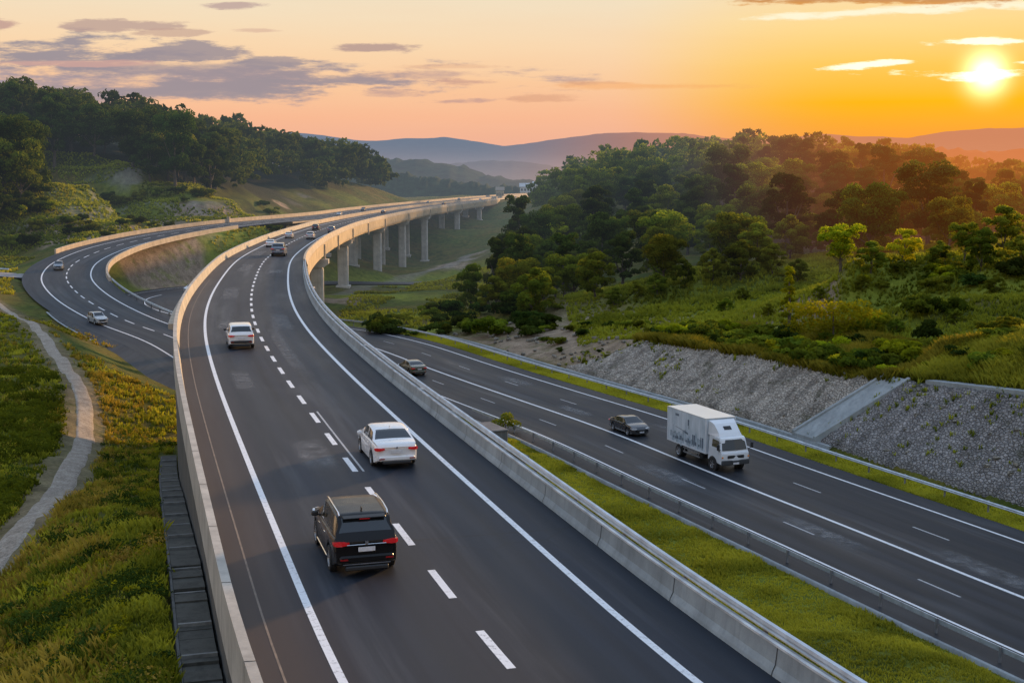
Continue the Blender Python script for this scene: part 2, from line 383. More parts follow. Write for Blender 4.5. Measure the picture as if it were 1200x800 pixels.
# slope beside the lower road: height as a function of arc along LOW (which runs away from the camera on our side)
def bank_h(a):
    """height of the cut slope above the lower road"""
    y = np.interp(a, LOW.S, LOW.P[:, 1])
    return np.interp(y, [-60, 30, 78, 96, 100, 112, 130, 143, 165, 178], [6, 6.5, 6.2, 5.0, 4.6, 4.5, 3.7, 2.4, 1.5, 0.2])
DR0, DR1 = 12.6, 13.3           # drain; the slope starts at 13.5
def bank_w(a):
    y = np.interp(a, LOW.S, LOW.P[:, 1])
    return np.interp(y, [60, 100, 130, 150, 170], [6.4, 5.6, 6.5, 10, 12])
def DRAIN_Z(a):
    return np.interp(np.interp(a, MAIN.S, MAIN.P[:, 1]), [10, 40, 56, 72, 92], [-1.1, -1.7, -3.6, -6.2, -8.4])
def height(X, Y, full=False):
    Z = base_height(X, Y)
    Z = Z + (vnoise(X, Y, 9, 1) - .5) * .9 + (vnoise(X, Y, 3.1, 2) - .5) * .35 + (vnoise(X, Y, 1.1, 3) - .5) * .12
    for mx, my_, rx, ry, hh in ((52, 145, 14, 11, 3.0), (41, 97, 9, 10, 1.8), (20, 190, 22, 12, 2.0), (76, 160, 16, 16, 1.2), (36, 128, 7, 5, 1.2), (62, 125, 9, 6, 1.4)):
        q = np.hypot((X - mx) / rx, (Y - my_) / ry) + (vnoise(X, Y, 6, 31) - .5) * .5; Z = Z + hh * (1 - smooth(q, .72, 1.15))
    Z += (vnoise(X, Y, 30, 5) - .5) * 3 * smooth(np.hypot(X, Y), 180, 300)
    # terraces on the green hillside left of the ramp
    m = smooth(Y, 285, 300) * smooth(-X, 55, 75) * (1 - smooth(Y, 400, 430))
    stepz = np.floor(Z / 4.5) * 4.5 + 4.5 * smooth(Z / 4.5 - np.floor(Z / 4.5), .35, .95)
    Z = Z * (1 - .7 * m) + stepz * .7 * m
    ya = LOW
    # ramp embankment
    a, d = RAMP.nearest(X, Y); rz = np.interp(a, RAMP.S, RAMP.P[:, 2]); ry = np.interp(a, RAMP.S, RAMP.P[:, 1])
    emb = 1 - smooth(a, RAMP.at_y(305), RAMP.at_y(305) + 25)
    w = (1 - smooth(np.abs(d), 7.2, 17)) * np.where(rz < 0.2, emb, 0)
    Z = Z * (1 - w) + (rz - .3) * w
    # main carriageway after the far abutment
    rdist = d; rz0 = rz
    a, d = MAIN.nearest(X, Y); my = np.interp(a, MAIN.S, MAIN.P[:, 1])
    w = (1 - smooth(np.abs(d + 7), 16, 34)) * smooth(my, 665, 700)
    Z = Z * (1 - w) + (-.35) * w
    zl = np.interp(Y, [0, 40, 75, 100, 130, 160], [-4.0, -4.5, -5.3, -6.2, -7.2, -7.4]); dz = DRAIN_Z(a)
    zl = dz + (zl - dz) * smooth(-d, 6.8, 16) + (vnoise(X, Y, 7, 1) - .5) * .9 + (vnoise(X, Y, 2.1, 2) - .5) * .3 + (vnoise(X, Y, .9, 3) - .5) * .12
    lw = smooth(-d, 4.5, 5) * (1 - smooth(Y, 100, 150)) * (1 - smooth(-d, 60, 90)); wr = (1 - smooth(np.abs(rdist), 8, 17)) * (rz0 < .2)
    lw = lw * (1 - wr); Z = Z * (1 - lw) + zl * lw
    ww = smooth(d, -8.0, -6.6) * (1 - smooth(d, -5, -3)) * (1 - smooth(my, 78, 90)); Z = Z * (1 - ww) + (DRAIN_Z(a) - .05) * ww
    Z = Z - .6 * smooth(d, -6.6, -6.4) * (1 - smooth(d, -5, -3)) * (1 - smooth(my, 70, 80))
    under = (1 - smooth(np.abs(d), 5.3, 5.6)) * (1 - smooth(my, 640, 660)); Z = np.where(under > .5, np.minimum(Z, -4.5 + 0 * Z), Z)
    # lower road
    a, d = LOW.nearest(X, Y); rz = np.interp(a, LOW.S, LOW.P[:, 2]); ly = np.interp(a, LOW.S, LOW.P[:, 1])
    hw = np.where(a > LOW.S[np.argmin(np.abs(LOW.P[:, 1] - 225))], 8.5, 12.2)
    flat = 1 - smooth(np.abs(d), hw, hw + 9)
    left = (d < 0)
    near = a < LOW.at_y(178)
    # left side of it: gentle grass verge
    wl = np.where(left, 1 - smooth(-d, 8.2, 16), 0)
    Zl = Z * (1 - wl) + (rz - .14) * wl
    bw = bank_w(a); bh = bank_h(a); q = np.clip((d - 13.5) / bw, 0, 1)
    prof = rz - .1 + bh * q
    out = smooth(d, 13.5 + bw - .3, 13.5 + bw + 7)
    Zr = prof * (1 - out) + np.maximum(Z, rz - 1) * out
    Zr = np.where(d < DR0 - .1, rz - .12, Zr); Zr = np.where((d >= DR0 - .1) & (d <= DR1 + .1), rz - .5, Zr)
    Zn = np.where(left, Zl, Zr)
    Zf = Z * (1 - flat) + (rz - .25) * flat
    nb = 1 - smooth(a, LOW.at_y(168), LOW.at_y(168) + 14)
    inr = (a < LOW.len - 1)
    Zf = np.where(inr | (np.abs(d) < 8), Zf, Z)
    Z = Zn * nb + Zf * (1 - nb)
    return (Z, a, d) if full else Z
def hit(px, py):
    """where the sight line through a photo point first meets the terrain"""
    xc = (px - 600) / FPX; yc = (400 - py) / FPX
    d = np.array([xc, math.cos(PITCH) + yc * math.sin(PITCH), -math.sin(PITCH) + yc * math.cos(PITCH)])
    t_ = np.concatenate([np.arange(16, 200, .5), np.arange(200, 900, 1.5)]); P = d[None] * t_[:, None]; P[:, 2] += CAM_H
    z = height(P[:, 0], P[:, 1]); k = np.where(z > P[:, 2])[0]
    if not len(k): return None
    p = P[k[0]]; return float(p[0]), float(p[1]), float(z[k[0]])
# one sheet, finer near the camera
def make_ground():
    ys = [-70.]
    while ys[-1] < 9000: 
        y = ys[-1]; ys.append(y + max(.45, abs(y) * .0062 if y < 900 else y * .03))
    ys = np.array(ys); nu = 560
    u = np.linspace(-1, 1, nu); hw = 45 + .62 * np.maximum(ys, 0) + 35 * (ys < 0)
    X = hw[:, None] * np.sign(u) * np.abs(u) ** 1.15; Y = np.repeat(ys[:, None], nu, 1)
    Z = height(X, Y)
    la, ld = LOW.nearest(X, Y)
    V = np.stack([X, Y, Z], -1).reshape(-1, 3); idx = np.arange(X.size).reshape(X.shape)
    F = np.stack([idx[:-1, :-1], idx[:-1, 1:], idx[1:, 1:], idx[1:, :-1]], -1).reshape(-1, 4)
    return X, Y, Z, V, F, la, ld
# ------------------------------------------------------------------ materials
def m_asphalt(name, base, warmside=False):
    def b(t):
        uv = t.new('ShaderNodeUVMap'); uv.uv_map = 'uv'; uv = uv.outputs[0]
        obj = t.new('ShaderNodeTexCoord').outputs['Object']
        big = t.noise(t.mapping(uv, (.35, .03, 1)), 1.0, 4, .6)
        streak = t.noise(t.mapping(uv, (1.6, .012, 1), loc=(4, 0, 0)), 1.0, 3, .6)
        patch = t.noise(t.mapping(uv, (.28, .075, 1), loc=(9, 3, 0)), 1.0, 2, .5)
        grit = t.noise(obj, 38, 2, .7)
        c = t.mix(t.rng(big, .3, .72), tuple(x * .72 for x in base), tuple(x * 1.3 for x in base))
        c = t.mix(t.rng(streak, .40, .66, 0, .75), c, tuple(x * .55 for x in base))
        c = t.mix(t.rng(patch, .60, .75, 0, .38, True), c, (.075, .08, .088))
        sx = t.new('ShaderNodeSeparateXYZ'); t.l.new(uv, sx.inputs[0])
        wt = t.math('COSINE', t.math('MULTIPLY', t.math('SUBTRACT', t.math('ABSOLUTE', sx.outputs[0]), .9), 6.2832 / 1.65))
        wn = t.noise(t.mapping(uv, (.8, .02, 1), loc=(2, 5, 0)), 1.0, 3, .6)
        c = t.mix(t.math('MULTIPLY', t.rng(wt, .1, 1, 0, .5, True), t.rng(wn, .3, .65, .2, 1)), c, tuple(x * .45 for x in base))
        seam = t.math('MULTIPLY', t.math('LESS_THAN', t.math('ABSOLUTE', t.math('SUBTRACT', t.math('FRACT', t.math('MULTIPLY', sx.outputs[1], 1 / 34.)), .5)), .0016), .6)
        c = t.mix(seam, c, (.012, .012, .013))
        sm = t.noise(t.mapping(uv, (.55, .022, 1), loc=(11, 2, 0)), 1.0, 5, .62)
        c = t.mix(t.rng(sm, .54, .68, 0, .55, True), c, (.060, .066, .078))
        oil = t.noise(t.mapping(uv, (1.3, .8, 1), loc=(1, 8, 0)), 1.0, 4, .7)
        c = t.mix(t.rng(oil, .66, .74, 0, .45), c, (.012, .013, .015))
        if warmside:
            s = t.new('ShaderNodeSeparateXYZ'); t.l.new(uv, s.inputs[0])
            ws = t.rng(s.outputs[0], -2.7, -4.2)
            c = t.mix(t.math('MULTIPLY', ws, .75), c, (.052, .036, .030))  # left shoulder browned to paint in reddish sunlight
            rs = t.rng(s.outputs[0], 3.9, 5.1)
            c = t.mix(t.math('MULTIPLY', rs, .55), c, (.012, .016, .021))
        c = t.mix(t.rng(grit, .3, .7, 0, .35), c, t.mix(1, c, (1.7, 1.7, 1.7), 'MULTIPLY'))
        # hairline cracks and sealed joints
        vor = t.new('ShaderNodeTexVoronoi', feature='DISTANCE_TO_EDGE'); vor.inputs['Scale'].default_value = .16
        t.l.new(t.mapping(uv, (1, .5, 1)), vor.inputs['Vector'])
        crack = t.math('MULTIPLY', t.rng(vor.outputs['Distance'], 0, .006, 1, 0), t.rng(t.noise(uv, .09, 2), .5, .62))
        c = t.mix(t.math('MULTIPLY', crack, .5), c, (.012, .012, .013))
        return pbsdf(t, c, t.rng(big, .3, .7, .50, .68), 0, .22, bump(t, grit, .25, .012))
    return material(name, b)
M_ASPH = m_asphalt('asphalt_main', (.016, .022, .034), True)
M_ASPH2 = m_asphalt('asphalt_lower', (.020, .023, .030))
M_ASPH3 = m_asphalt('asphalt_ramp', (.020, .026, .036))
def m_paint(name, col, wear=.35):
    def b(t):
        obj = t.new('ShaderNodeTexCoord').outputs['Object']
        n = t.noise(obj, 6, 5, .75); n2 = t.noise(obj, .35, 2)
        f = t.math('MULTIPLY', t.rng(n, .52, .68), t.rng(n2, .3, .75, wear * .5, wear * 1.6))
        return pbsdf(t, t.mix(f, col, (.10, .10, .105)), .55)
    return material(name, b)
M_LINE = m_paint('road_paint', (.76, .77, .79), .6); M_LINE_DULL = m_paint('worn_road_paint', (.42, .43, .45), .9)
M_FAINT = m_paint('faded_patch', (.125, .125, .13), .8)
def m_concrete(name, base, streaks=.4, haze=True):
    def b(t):
        obj = t.new('ShaderNodeTexCoord').outputs['Object']
        n = t.noise(obj, .7, 6, .65); st = t.noise(t.mapping(obj, (2.2, 2.2, .12)), 1.2, 4, .7); g = t.noise(obj, 22, 3, .7)
        c = t.mix(t.rng(n, .3, .7), tuple(x * .72 for x in base), tuple(min(1, x * 1.2) for x in base))
        c = t.mix(t.rng(st, .48, .72, 0, streaks), c, tuple(x * .38 for x in base))
        c = t.mix(t.rng(g, .35, .7, 0, .2), c, tuple(x * .6 for x in base))
        return pbsdf(t, c, .85, 0, .3, bump(t, g, .3, .02))
    return material(name, b, haze)
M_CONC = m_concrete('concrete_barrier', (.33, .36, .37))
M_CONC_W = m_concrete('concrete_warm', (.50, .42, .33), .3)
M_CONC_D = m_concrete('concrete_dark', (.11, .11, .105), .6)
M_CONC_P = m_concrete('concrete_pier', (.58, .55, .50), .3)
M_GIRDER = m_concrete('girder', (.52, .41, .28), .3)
M_STEEL = plain('galvanised_steel', (.50, .56, .62), .45, .35, var=.2, scale=2)
M_STEEL_D = plain('dark_steel', (.12, .13, .14), .5, .5)
def m_ground():
    def b(t):
        obj = t.new('ShaderNodeTexCoord').outputs['Object']
        def at_(nm):
            a = t.new('ShaderNodeAttribute', attribute_name=nm); return a.outputs['Fac']
        n1 = t.noise(obj, .07, 5, .6); n2 = t.noise(obj, .6, 6, .7); n3 = t.noise(obj, 5, 4, .7)
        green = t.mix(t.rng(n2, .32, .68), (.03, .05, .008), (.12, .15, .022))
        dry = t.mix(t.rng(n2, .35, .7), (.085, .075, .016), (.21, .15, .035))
        lit = t.mix(t.rng(n2, .3, .7), (.12, .16, .015), (.30, .33, .04))  # lush grass colour with low-sun brightness painted in
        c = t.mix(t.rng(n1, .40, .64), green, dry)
        c = t.mix(at_('lush_sunlit'), c, lit)
        soil = t.mix(t.rng(n2, .3, .7), (.19, .135, .09), (.46, .35, .25))
        soil = t.mix(t.rng(n3, .5, .75, 0, .6), soil, (.09, .07, .05))
        c = t.mix(t.math('MULTIPLY', at_('soil'), t.rng(t.noise(obj, .35, 5, .7), .25, .5)), c, soil)
        rock = t.mix(t.rng(n2, .3, .7), (.16, .15, .14), (.38, .35, .31))
        c = t.mix(at_('rock'), c, rock)
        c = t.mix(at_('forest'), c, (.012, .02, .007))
        c = t.mix(t.rng(n3, .4, .75, 0, .5), c, t.mix(1, c, (.4, .4, .4), 'MULTIPLY'))
        return pbsdf(t, c, .95, 0, .15, bump(t, t.math('ADD', n2, n3), .7, .25))
    return material('ground_cover', b)
M_GROUND = m_ground()
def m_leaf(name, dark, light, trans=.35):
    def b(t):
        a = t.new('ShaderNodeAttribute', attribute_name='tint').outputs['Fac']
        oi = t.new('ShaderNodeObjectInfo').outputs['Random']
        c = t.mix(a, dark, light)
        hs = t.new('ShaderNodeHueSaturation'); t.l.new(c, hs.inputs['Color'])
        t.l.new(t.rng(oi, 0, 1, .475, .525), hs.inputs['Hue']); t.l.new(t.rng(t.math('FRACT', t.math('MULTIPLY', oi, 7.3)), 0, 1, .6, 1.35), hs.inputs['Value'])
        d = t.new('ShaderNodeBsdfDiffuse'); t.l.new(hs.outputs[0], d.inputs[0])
        tr = t.new('ShaderNodeBsdfTranslucent'); t.l.new(t.mix(1, hs.outputs[0], (1.5, 1.35, .6), 'MULTIPLY'), tr.inputs[0])
        m = t.new('ShaderNodeMixShader'); m.inputs[0].default_value = trans
        t.l.new(d.outputs[0], m.inputs[1]); t.l.new(tr.outputs[0], m.inputs[2])
        return m.outputs[0]
    return material(name, b)
M_LEAF = m_leaf('leaf_dark', (.005, .013, .004), (.070, .105, .020), .38)
M_LEAF_M = m_leaf('leaf_mid', (.016, .034, .006), (.19, .225, .025), .48)
M_LEAF_Y = m_leaf('leaf_yellow', (.06, .085, .008), (.40, .42, .02), .5)
M_GRASS = m_leaf('grass_blade', (.036, .058, .008), (.42, .40, .05), .4)
M_GRASS_D = m_leaf('weed_gold', (.075, .066, .014), (.46, .37, .07), .4)
M_BARK = plain('bark', (.09, .075, .06), .9, var=.4, scale=1.5)
# ------------------------------------------------------------------ ground sheet
GX, GY, GZ, GV, GF, GLA, GLD = make_ground()
def blob(X, Y, c, r, sharp=.5, seed=0):
    d = np.hypot(X - c[0], Y - c[1]) / r + (vnoise(X, Y, r * .45, seed + 11) - .5) * .9
    return 1 - smooth(d, 1 - sharp, 1)
def poly_w(X, Y, pts, half, fade, seed=0):
    P = Path([(p[0], p[1], 0) for p in pts], 1.0, 3); a, d = P.nearest(X, Y)
    return 1 - smooth(np.abs(d) + (vnoise(X, Y, .9, seed) - .5) * fade, half, half + fade), P
soil = np.zeros_like(GX); rock = np.zeros_like(GX); lush_sunlit = np.zeros_like(GX); forest = np.zeros_like(GX)
la_y = np.interp(GLA, LOW.S, LOW.P[:, 1])
sb = smooth(la_y, 120, 130) * (1 - smooth(la_y, 160, 172)) * smooth(GLD, 13, 15) * (1 - smooth(GLD, 30, 42))
soil = np.maximum(soil, sb * .95)
def paint_blobs(arr, lst, sharp, amt=1.):
    for px, py, r in lst:
        c = hit(px, py)
        if c: arr = np.maximum(arr, amt * blob(GX, GY, c, r, sharp, int(px)))
    return arr
soil = paint_blobs(soil, [(215, 300, 12), (180, 312, 10), (150, 300, 8), (165, 306, 9), (200, 308, 10), (75, 283, 6), (95, 270, 8), (60, 264, 6), (170, 296, 9), (185, 300, 9), (240, 250, 6), (215, 247, 5), (265, 252, 5), (148, 268, 6), (190, 262, 8), (112, 276, 8),
    (560, 296, 9), (545, 305, 7), (520, 312, 8), (930, 356, 7), (885, 362, 6), (1000, 372, 5), (395, 352, 6), (330, 240, 5), (600, 410, 8), (660, 405, 8)], .5)
rock = paint_blobs(rock, [(152, 206, 4), (160, 214, 3), (340, 236, 5), (355, 230, 4)], .4, .7)
lush_sunlit = np.maximum(lush_sunlit, (1 - smooth(np.abs(GLD + 9.6), 1.2, 9)) * (GLD < 0) * .75)
lush_sunlit = np.maximum(lush_sunlit, (1 - smooth(np.abs(GLD - 11), 1.5, 2.5)) * .5)
lush_sunlit = paint_blobs(lush_sunlit, [(440, 345, 14), (480, 335, 12), (250, 288, 12), (280, 278, 12), (225, 290, 8), (520, 385, 8), (470, 372, 8), (1000, 400, 12), (900, 395, 9), (1150, 400, 14), (1060, 352, 10), (1180, 430, 10), (1040, 345, 8), (700, 380, 10), (820, 368, 10), (1100, 322, 10), (1160, 322, 10)], .7, .9)
lush_sunlit = paint_blobs(lush_sunlit, [(200, 236, 16), (130, 238, 14), (60, 240, 14), (160, 225, 12), (20, 320, 10), (90, 232, 12), (260, 232, 14), (300, 236, 14), (350, 232, 14), (395, 228, 14), (230, 240, 10), (860, 340, 14), (760, 360, 14), (800, 350, 12)], .7, .45)
def dist_line(pts):
    q = [hit(*p) for p in pts]; q = [p for p in q if p]; return np.abs(Path(q, 2.0, 2).nearest(GX, GY)[1])
for pts, w in (([(30, 250), (90, 247), (150, 244), (205, 246), (255, 240)], 1.3), ([(45, 222), (70, 221), (98, 219), (140, 216)], 1.0), ([(35, 264), (100, 259), (180, 256), (240, 253)], 1.1),
               ([(400, 345), (440, 333), (480, 324), (510, 316), (530, 309), (545, 300)], 2.0)):
    rock = np.maximum(rock, .45 * (1 - smooth(dist_line(pts) + vnoise(GX, GY, 3, 4) * 1.2, w, w + 1.2)))
PATH_PTS = [hit(*q) for q in ((-30, 690), (0, 655), (28, 622), (62, 585), (88, 545), (104, 505), (101, 470), (84, 440), (62, 408), (38, 380), (14, 360), (-14, 349))]; _pp = np.array(PATH_PTS); _pp[1:-1] = .25 * _pp[:-2] + .5 * _pp[1:-1] + .25 * _pp[2:]; PATH_PTS = [tuple(q) for q in _pp]
wpath, PPATH = poly_w(GX, GY, PATH_PTS, .8, .9, 4)
soil = np.maximum(soil, .55 * (1 - smooth(np.abs(PPATH.nearest(GX, GY)[1]), 1.0, 2.4)))
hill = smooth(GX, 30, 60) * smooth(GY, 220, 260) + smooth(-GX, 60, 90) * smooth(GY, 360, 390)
forest = np.clip(np.maximum(forest, hill), 0, 1) * (1 - np.clip(lush_sunlit + soil, 0, 1))
me = mesh_np('ground', GV, GF, M_GROUND, smooth=True, vcol={'soil': soil.ravel(), 'rock': rock.ravel(), 'lush_sunlit': lush_sunlit.ravel(), 'forest': forest.ravel()})
ground = struct('ground', me)
# fast height lookup by sampling the analytic field
def gz(x, y): 
    x = np.atleast_1d(np.asarray(x, float)); y = np.atleast_1d(np.asarray(y, float)); return height(x, y)

def ground_strip(name, path, half, lift, mat, a0=0, a1=None, n=5):
    a1 = path.len if a1 is None else a1; A = np.arange(a0, a1, .5); D = np.linspace(-half, half, n)
    V = []; UV = []
    wob = (vnoise(A, A * 0, 2.6, 3) - .5) * .30
    for j, d in enumerate(D):
        p = path.pos(A, 0); nx = np.interp(A, path.S, path.N[:, 0]); ny = np.interp(A, path.S, path.N[:, 1])
        dd = d * (1 + wob * .35) + wob * .5; x = p[:, 0] + nx * dd; y = p[:, 1] + ny * dd
        z = height(x, y); z = np.convolve(np.pad(z, 2, 'edge'), np.ones(5) / 5, 'valid') if abs(d) < half else z
        V.append(np.stack([x, y, z + (lift if abs(d) < half else -.03)], -1)); UV.append(np.stack([np.full_like(A, d), A], -1))
    V = np.stack(V, 1); UV = np.stack(UV, 1); idx = np.arange(V.shape[0] * V.shape[1]).reshape(V.shape[:2])
    F = np.stack([idx[:-1, 1:], idx[:-1, :-1], idx[1:, :-1], idx[1:, 1:]], -1).reshape(-1, 4)
    return struct(name, mesh_np(name, V.reshape(-1, 3), F, mat, UV.reshape(-1, 2), True))
def m_path():
    def b(t):
        obj = t.new('ShaderNodeTexCoord').outputs['Object']
        n = t.noise(obj, 1.3, 6, .7); g = t.noise(obj, 9, 5, .75)
        c = t.mix(t.rng(n, .3, .7), (.30, .25, .20), (.56, .49, .41)); c = t.mix(t.rng(g, .45, .7, 0, .8), c, (.07, .06, .05))
        return pbsdf(t, c, .9, 0, .2, bump(t, t.math('ADD', g, n), .9, .12))
    return material('gravel_path', b)
ground_strip('footpath', PPATH, .62, .07, m_path(), n=9)

# ------------------------------------------------------------------ main carriageway (raised) and its deck
Y_WALL = 92.
aW = MAIN.at_y(Y_WALL); aE = MAIN.at_y(690)
struct('main_road', mesh_np('main_road', *(lambda q: (q[0], q[1], M_ASPH, q[2]))(sweep(MAIN, [(-5.1, 0), (-3.6, .0), (0, .0), (3.6, .0), (4.93, 0)], 0))))
def line(name, path, d, w, a0, a1, mat=None, dash=None, z=.004, struct_=True):
    mat = mat or M_LINE; mb = MB()
    if dash is None:
        V, F, UV = sweep(path, [(d - w / 2, z), (d + w / 2, z)], a0, a1)
        return struct(name, mesh_np(name, V, F, mat, UV))
    per, ln = dash; a = a0; Vs = []; Fs = []; b = 0
    while a + ln < a1:
        n = 3; A = np.linspace(a, a + ln, n)
        L_ = path.pos(A, d - w / 2, z); R_ = path.pos(A, d + w / 2, z)
        for i in range(n): Vs += [L_[i], R_[i]]
        for i in range(n - 1): Fs.append((b + 2 * i, b + 2 * i + 1, b + 2 * i + 3, b + 2 * i + 2))
        b += 2 * n; a += per
    return struct(name, mesh_np(name, np.array(Vs), np.array(Fs), mat))
line('road_marking', MAIN, -3.45, .19, 0, MAIN.len)
line('road_marking', MAIN, 3.32, .19, 0, MAIN.len)
line('road_marking', MAIN, 0., .20, MAIN.at_y(21.2) - 60 * 4.72 + 60 * 4.72 - 18.88, MAIN.len, dash=(4.72, 2.35))
aa = MAIN.at_y(51.5)
line('road_marking', MAIN, .28, .075, MAIN.at_y(44.3), MAIN.at_y(55.8), M_LINE_DULL)
line('shoulder_seam', MAIN, -4.55, .05, 0, MAIN.at_y(130), plain('seam_tar', (.19, .15, .12), .8, var=.3), z=.0035)
def m_fade():
    def b(t):
        uv = t.new('ShaderNodeUVMap'); uv.uv_map = 'uv'; sp = t.new('ShaderNodeSeparateXYZ'); t.l.new(uv.outputs[0], sp.inputs[0])
        e = t.math('MULTIPLY', t.rng(t.math('ABSOLUTE', sp.outputs[0]), 1, .45, 0, 1, True), t.rng(t.math('ABSOLUTE', sp.outputs[1]), 1, .35, 0, 1, True))
        n = t.noise(t.new('ShaderNodeTexCoord').outputs['Object'], 1.6, 5, .65)
        f = t.math('MULTIPLY', e, t.rng(n, .34, .66, .05, .72))
        tr = t.new('ShaderNodeBsdfTransparent'); m = t.new('ShaderNodeMixShader'); t.l.new(f, m.inputs[0]); t.l.new(tr.outputs[0], m.inputs[1]); t.l.new(pbsdf(t, (.17, .175, .185), .6), m.inputs[2])
        return m.outputs[0]
    return material('worn_patch', b, False)
def patch(path, a, d, L, w, z=.0025):
    A = np.linspace(a, a + L, 8); V = []; UV = []
    for i, q in enumerate(A):
        V += [path.pos(q, d - w / 2, z)[0], path.pos(q, d + w / 2, z)[0]]; UV += [(-1, i / 3.5 - 1), (1, i / 3.5 - 1)]
    F = np.array([(2 * i, 2 * i + 1, 2 * i + 3, 2 * i + 2) for i in range(7)])
    return struct('road_patch', mesh_np('road_patch', np.array(V), F, m_fade(), np.array(UV)))
for y, d, L, w in [(86, -1.9, 8, 1.8), (108, -1.9, 16, 1.9), (62, 1.0, 28, 1.0), (140, -1.5, 18, 2), (138, 1.9, 7, 2.2), (170, -2.0, 16, 2.2), (84, 1.9, 14, 1.6), (43, -1.0, 7, 1.6), (60, -2.2, 8, 1.2)]: patch(MAIN, MAIN.at_y(y), d, L, w)

# retained embankment, then box girder
def closed_obj(name, path, prof, mat, a0, a1, parent=None, step=2.):
    return sweep_obj(name, path, prof, mat, a0, a1, step, True, parent)
t_ = thing('retaining_wall', 'long concrete retaining wall carrying the raised carriageway', 'wall', tuple(MAIN.pos(MAIN.at_y(40), 0, -13)[0]))
def under(o, t):
    o.parent = t; o.matrix_parent_inverse = Matrix.Translation(-Vector(t.location)) if t.rotation_euler.z == 0 else t.matrix_world.inverted()
    return o
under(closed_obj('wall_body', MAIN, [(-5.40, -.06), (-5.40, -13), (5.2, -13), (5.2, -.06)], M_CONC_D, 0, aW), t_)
BR = thing('viaduct', 'long curved concrete viaduct carrying the highway over the valley', 'bridge', tuple(MAIN.pos(MAIN.at_y(206), 0, -11)[0]))
under(closed_obj('deck_slab', MAIN, [(-6.0, -.06), (-6.0, -.42), (-5.2, -.62), (4.9, -.62), (5.3, -.42), (5.3, -.06)], M_CONC_W, aW + .02, aE), BR)
under(closed_obj('girder', MAIN, [(4.5, -.625), (4.95, -.625), (4.95, -2.5), (4.5, -2.5)], M_GIRDER, aW + .02, aE), BR)
under(closed_obj('girder', MAIN, [(-5.35, -.625), (-4.9, -.625), (-4.9, -2.5), (-5.35, -2.5)], M_GIRDER, aW + .02, aE), BR)
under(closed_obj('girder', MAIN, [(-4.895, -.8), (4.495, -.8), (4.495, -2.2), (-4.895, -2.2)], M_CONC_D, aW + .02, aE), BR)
under(closed_obj('edge_beam', MAIN, [(5.304, -.02), (5.54, -.02), (5.54, -1.95), (5.304, -1.95)], M_GIRDER, MAIN.at_y(120), aE), BR)

M_PARA = m_concrete('concrete_parapet', (.46, .43, .38), .35)
# left parapet: ledge + upstand
def parapet(label, path, prof, mat, a0, a1, name='parapet', extra=None, joints=None):
    am = (a0 + a1) / 2; T = thing(name, label, 'parapet', tuple(path.pos(am, (prof[0][0] + prof[-1][0]) / 2)[0]))
    under(closed_obj('wall', path, prof, mat, a0, a1), T)
    return T
aBL = MAIN.at_y(303)
LPAR = parapet('low pale concrete parapet along the left edge of the raised carriageway', MAIN, [(-5.08, .004), (-5.22, .82), (-5.44, .83), (-5.47, -.5), (-5.452, -.5), (-5.452, .003)], M_PARA, 0, aBL)
parapet('white median parapet between the two carriageways of the viaduct', MAIN, [(-5.12, .004), (-5.2, .9), (-5.45, .9), (-5.5, .004)], M_CONC_W, aBL + .1, MAIN.len)
parapet('sunlit concrete parapet along the right edge of the viaduct', MAIN, [(4.92, .004), (5.0, .84), (5.25, .84), (5.535, .004)], M_CONC_W, MAIN.at_y(150), MAIN.len)
PJ = plain('joint_gap', (.03, .03, .03), .9)
for k in range(60):
    a = 10 + k * 5.0
    A = [a, a + .03]; pr = [(-5.077, .005), (-5.216, .824), (-5.443, .834), (-5.474, -.5)]
    V = np.concatenate([np.stack([MAIN.pos(x, d, z + .002)[0] for d, z in pr]) for x in A]); F = np.array([(i, i + 1, 4 + i + 1, 4 + i) for i in range(3)])
    o = link('joint', mesh_np('joint', V, F, PJ)); under(o, LPAR)
# right barrier: sloped concrete face with a steel rail behind
aB1 = MAIN.at_y(150) - .1
bar = thing('median_barrier', 'long grey concrete barrier topped by a steel rail on the right of the main carriageway', 'barrier', tuple(MAIN.pos(MAIN.at_y(60), 5.7)[0]))
under(closed_obj('concrete_base', MAIN, [(4.90, .003), (4.92, .08), (4.99, .22), (5.03, .60), (5.18, .62), (5.3, .003)], M_CONC, 0, aB1), bar)
under(closed_obj('top_strip', MAIN, [(5.01, .585), (5.01, .635), (5.08, .645), (5.08, .615)], plain('pale_mortar', (.55, .56, .56), .8, var=.35, scale=1.2), 0, aB1), bar)
RAILP = [(5.22, .64), (5.19, .69), (5.24, .73), (5.19, .77), (5.21, .84), (5.28, .86), (5.28, .64)]
under(closed_obj('rail', MAIN, RAILP, M_STEEL, 0, aB1), bar)
mbj = MB()
for k in range(60):
    a = 22 + k * 4.0
    if a > aB1: break
    p = MAIN.pos(a, 5.30, .52)[0]; mb = MB(); mb.box((0, 0, 0), (.08, .08, .5), rz=MAIN.head(a)); o = mb.obj('post', M_STEEL_D); o.location = p; under(o, bar)
for k in range(38):
    a = 8 + k * 5.0
    if a > aB1: break
    p = MAIN.pos(a, 5.6, .50)[0]
    hd = MAIN.head(a); c, s_ = math.cos(hd), math.sin(hd)
    pr = [(4.892, .004), (4.912, .082), (4.982, .222), (5.022, .58)]
    A = [a, a + .03]; V = np.concatenate([np.stack([MAIN.pos(x, d, z)[0] for d, z in pr]) for x in A]); n4 = len(pr)
    F = np.array([(i, i + 1, n4 + i + 1, n4 + i) for i in range(n4 - 1)])
    o = link('joint', mesh_np('joint', V, F, plain('joint_gap', (.03, .03, .03), .9))); under(o, bar)

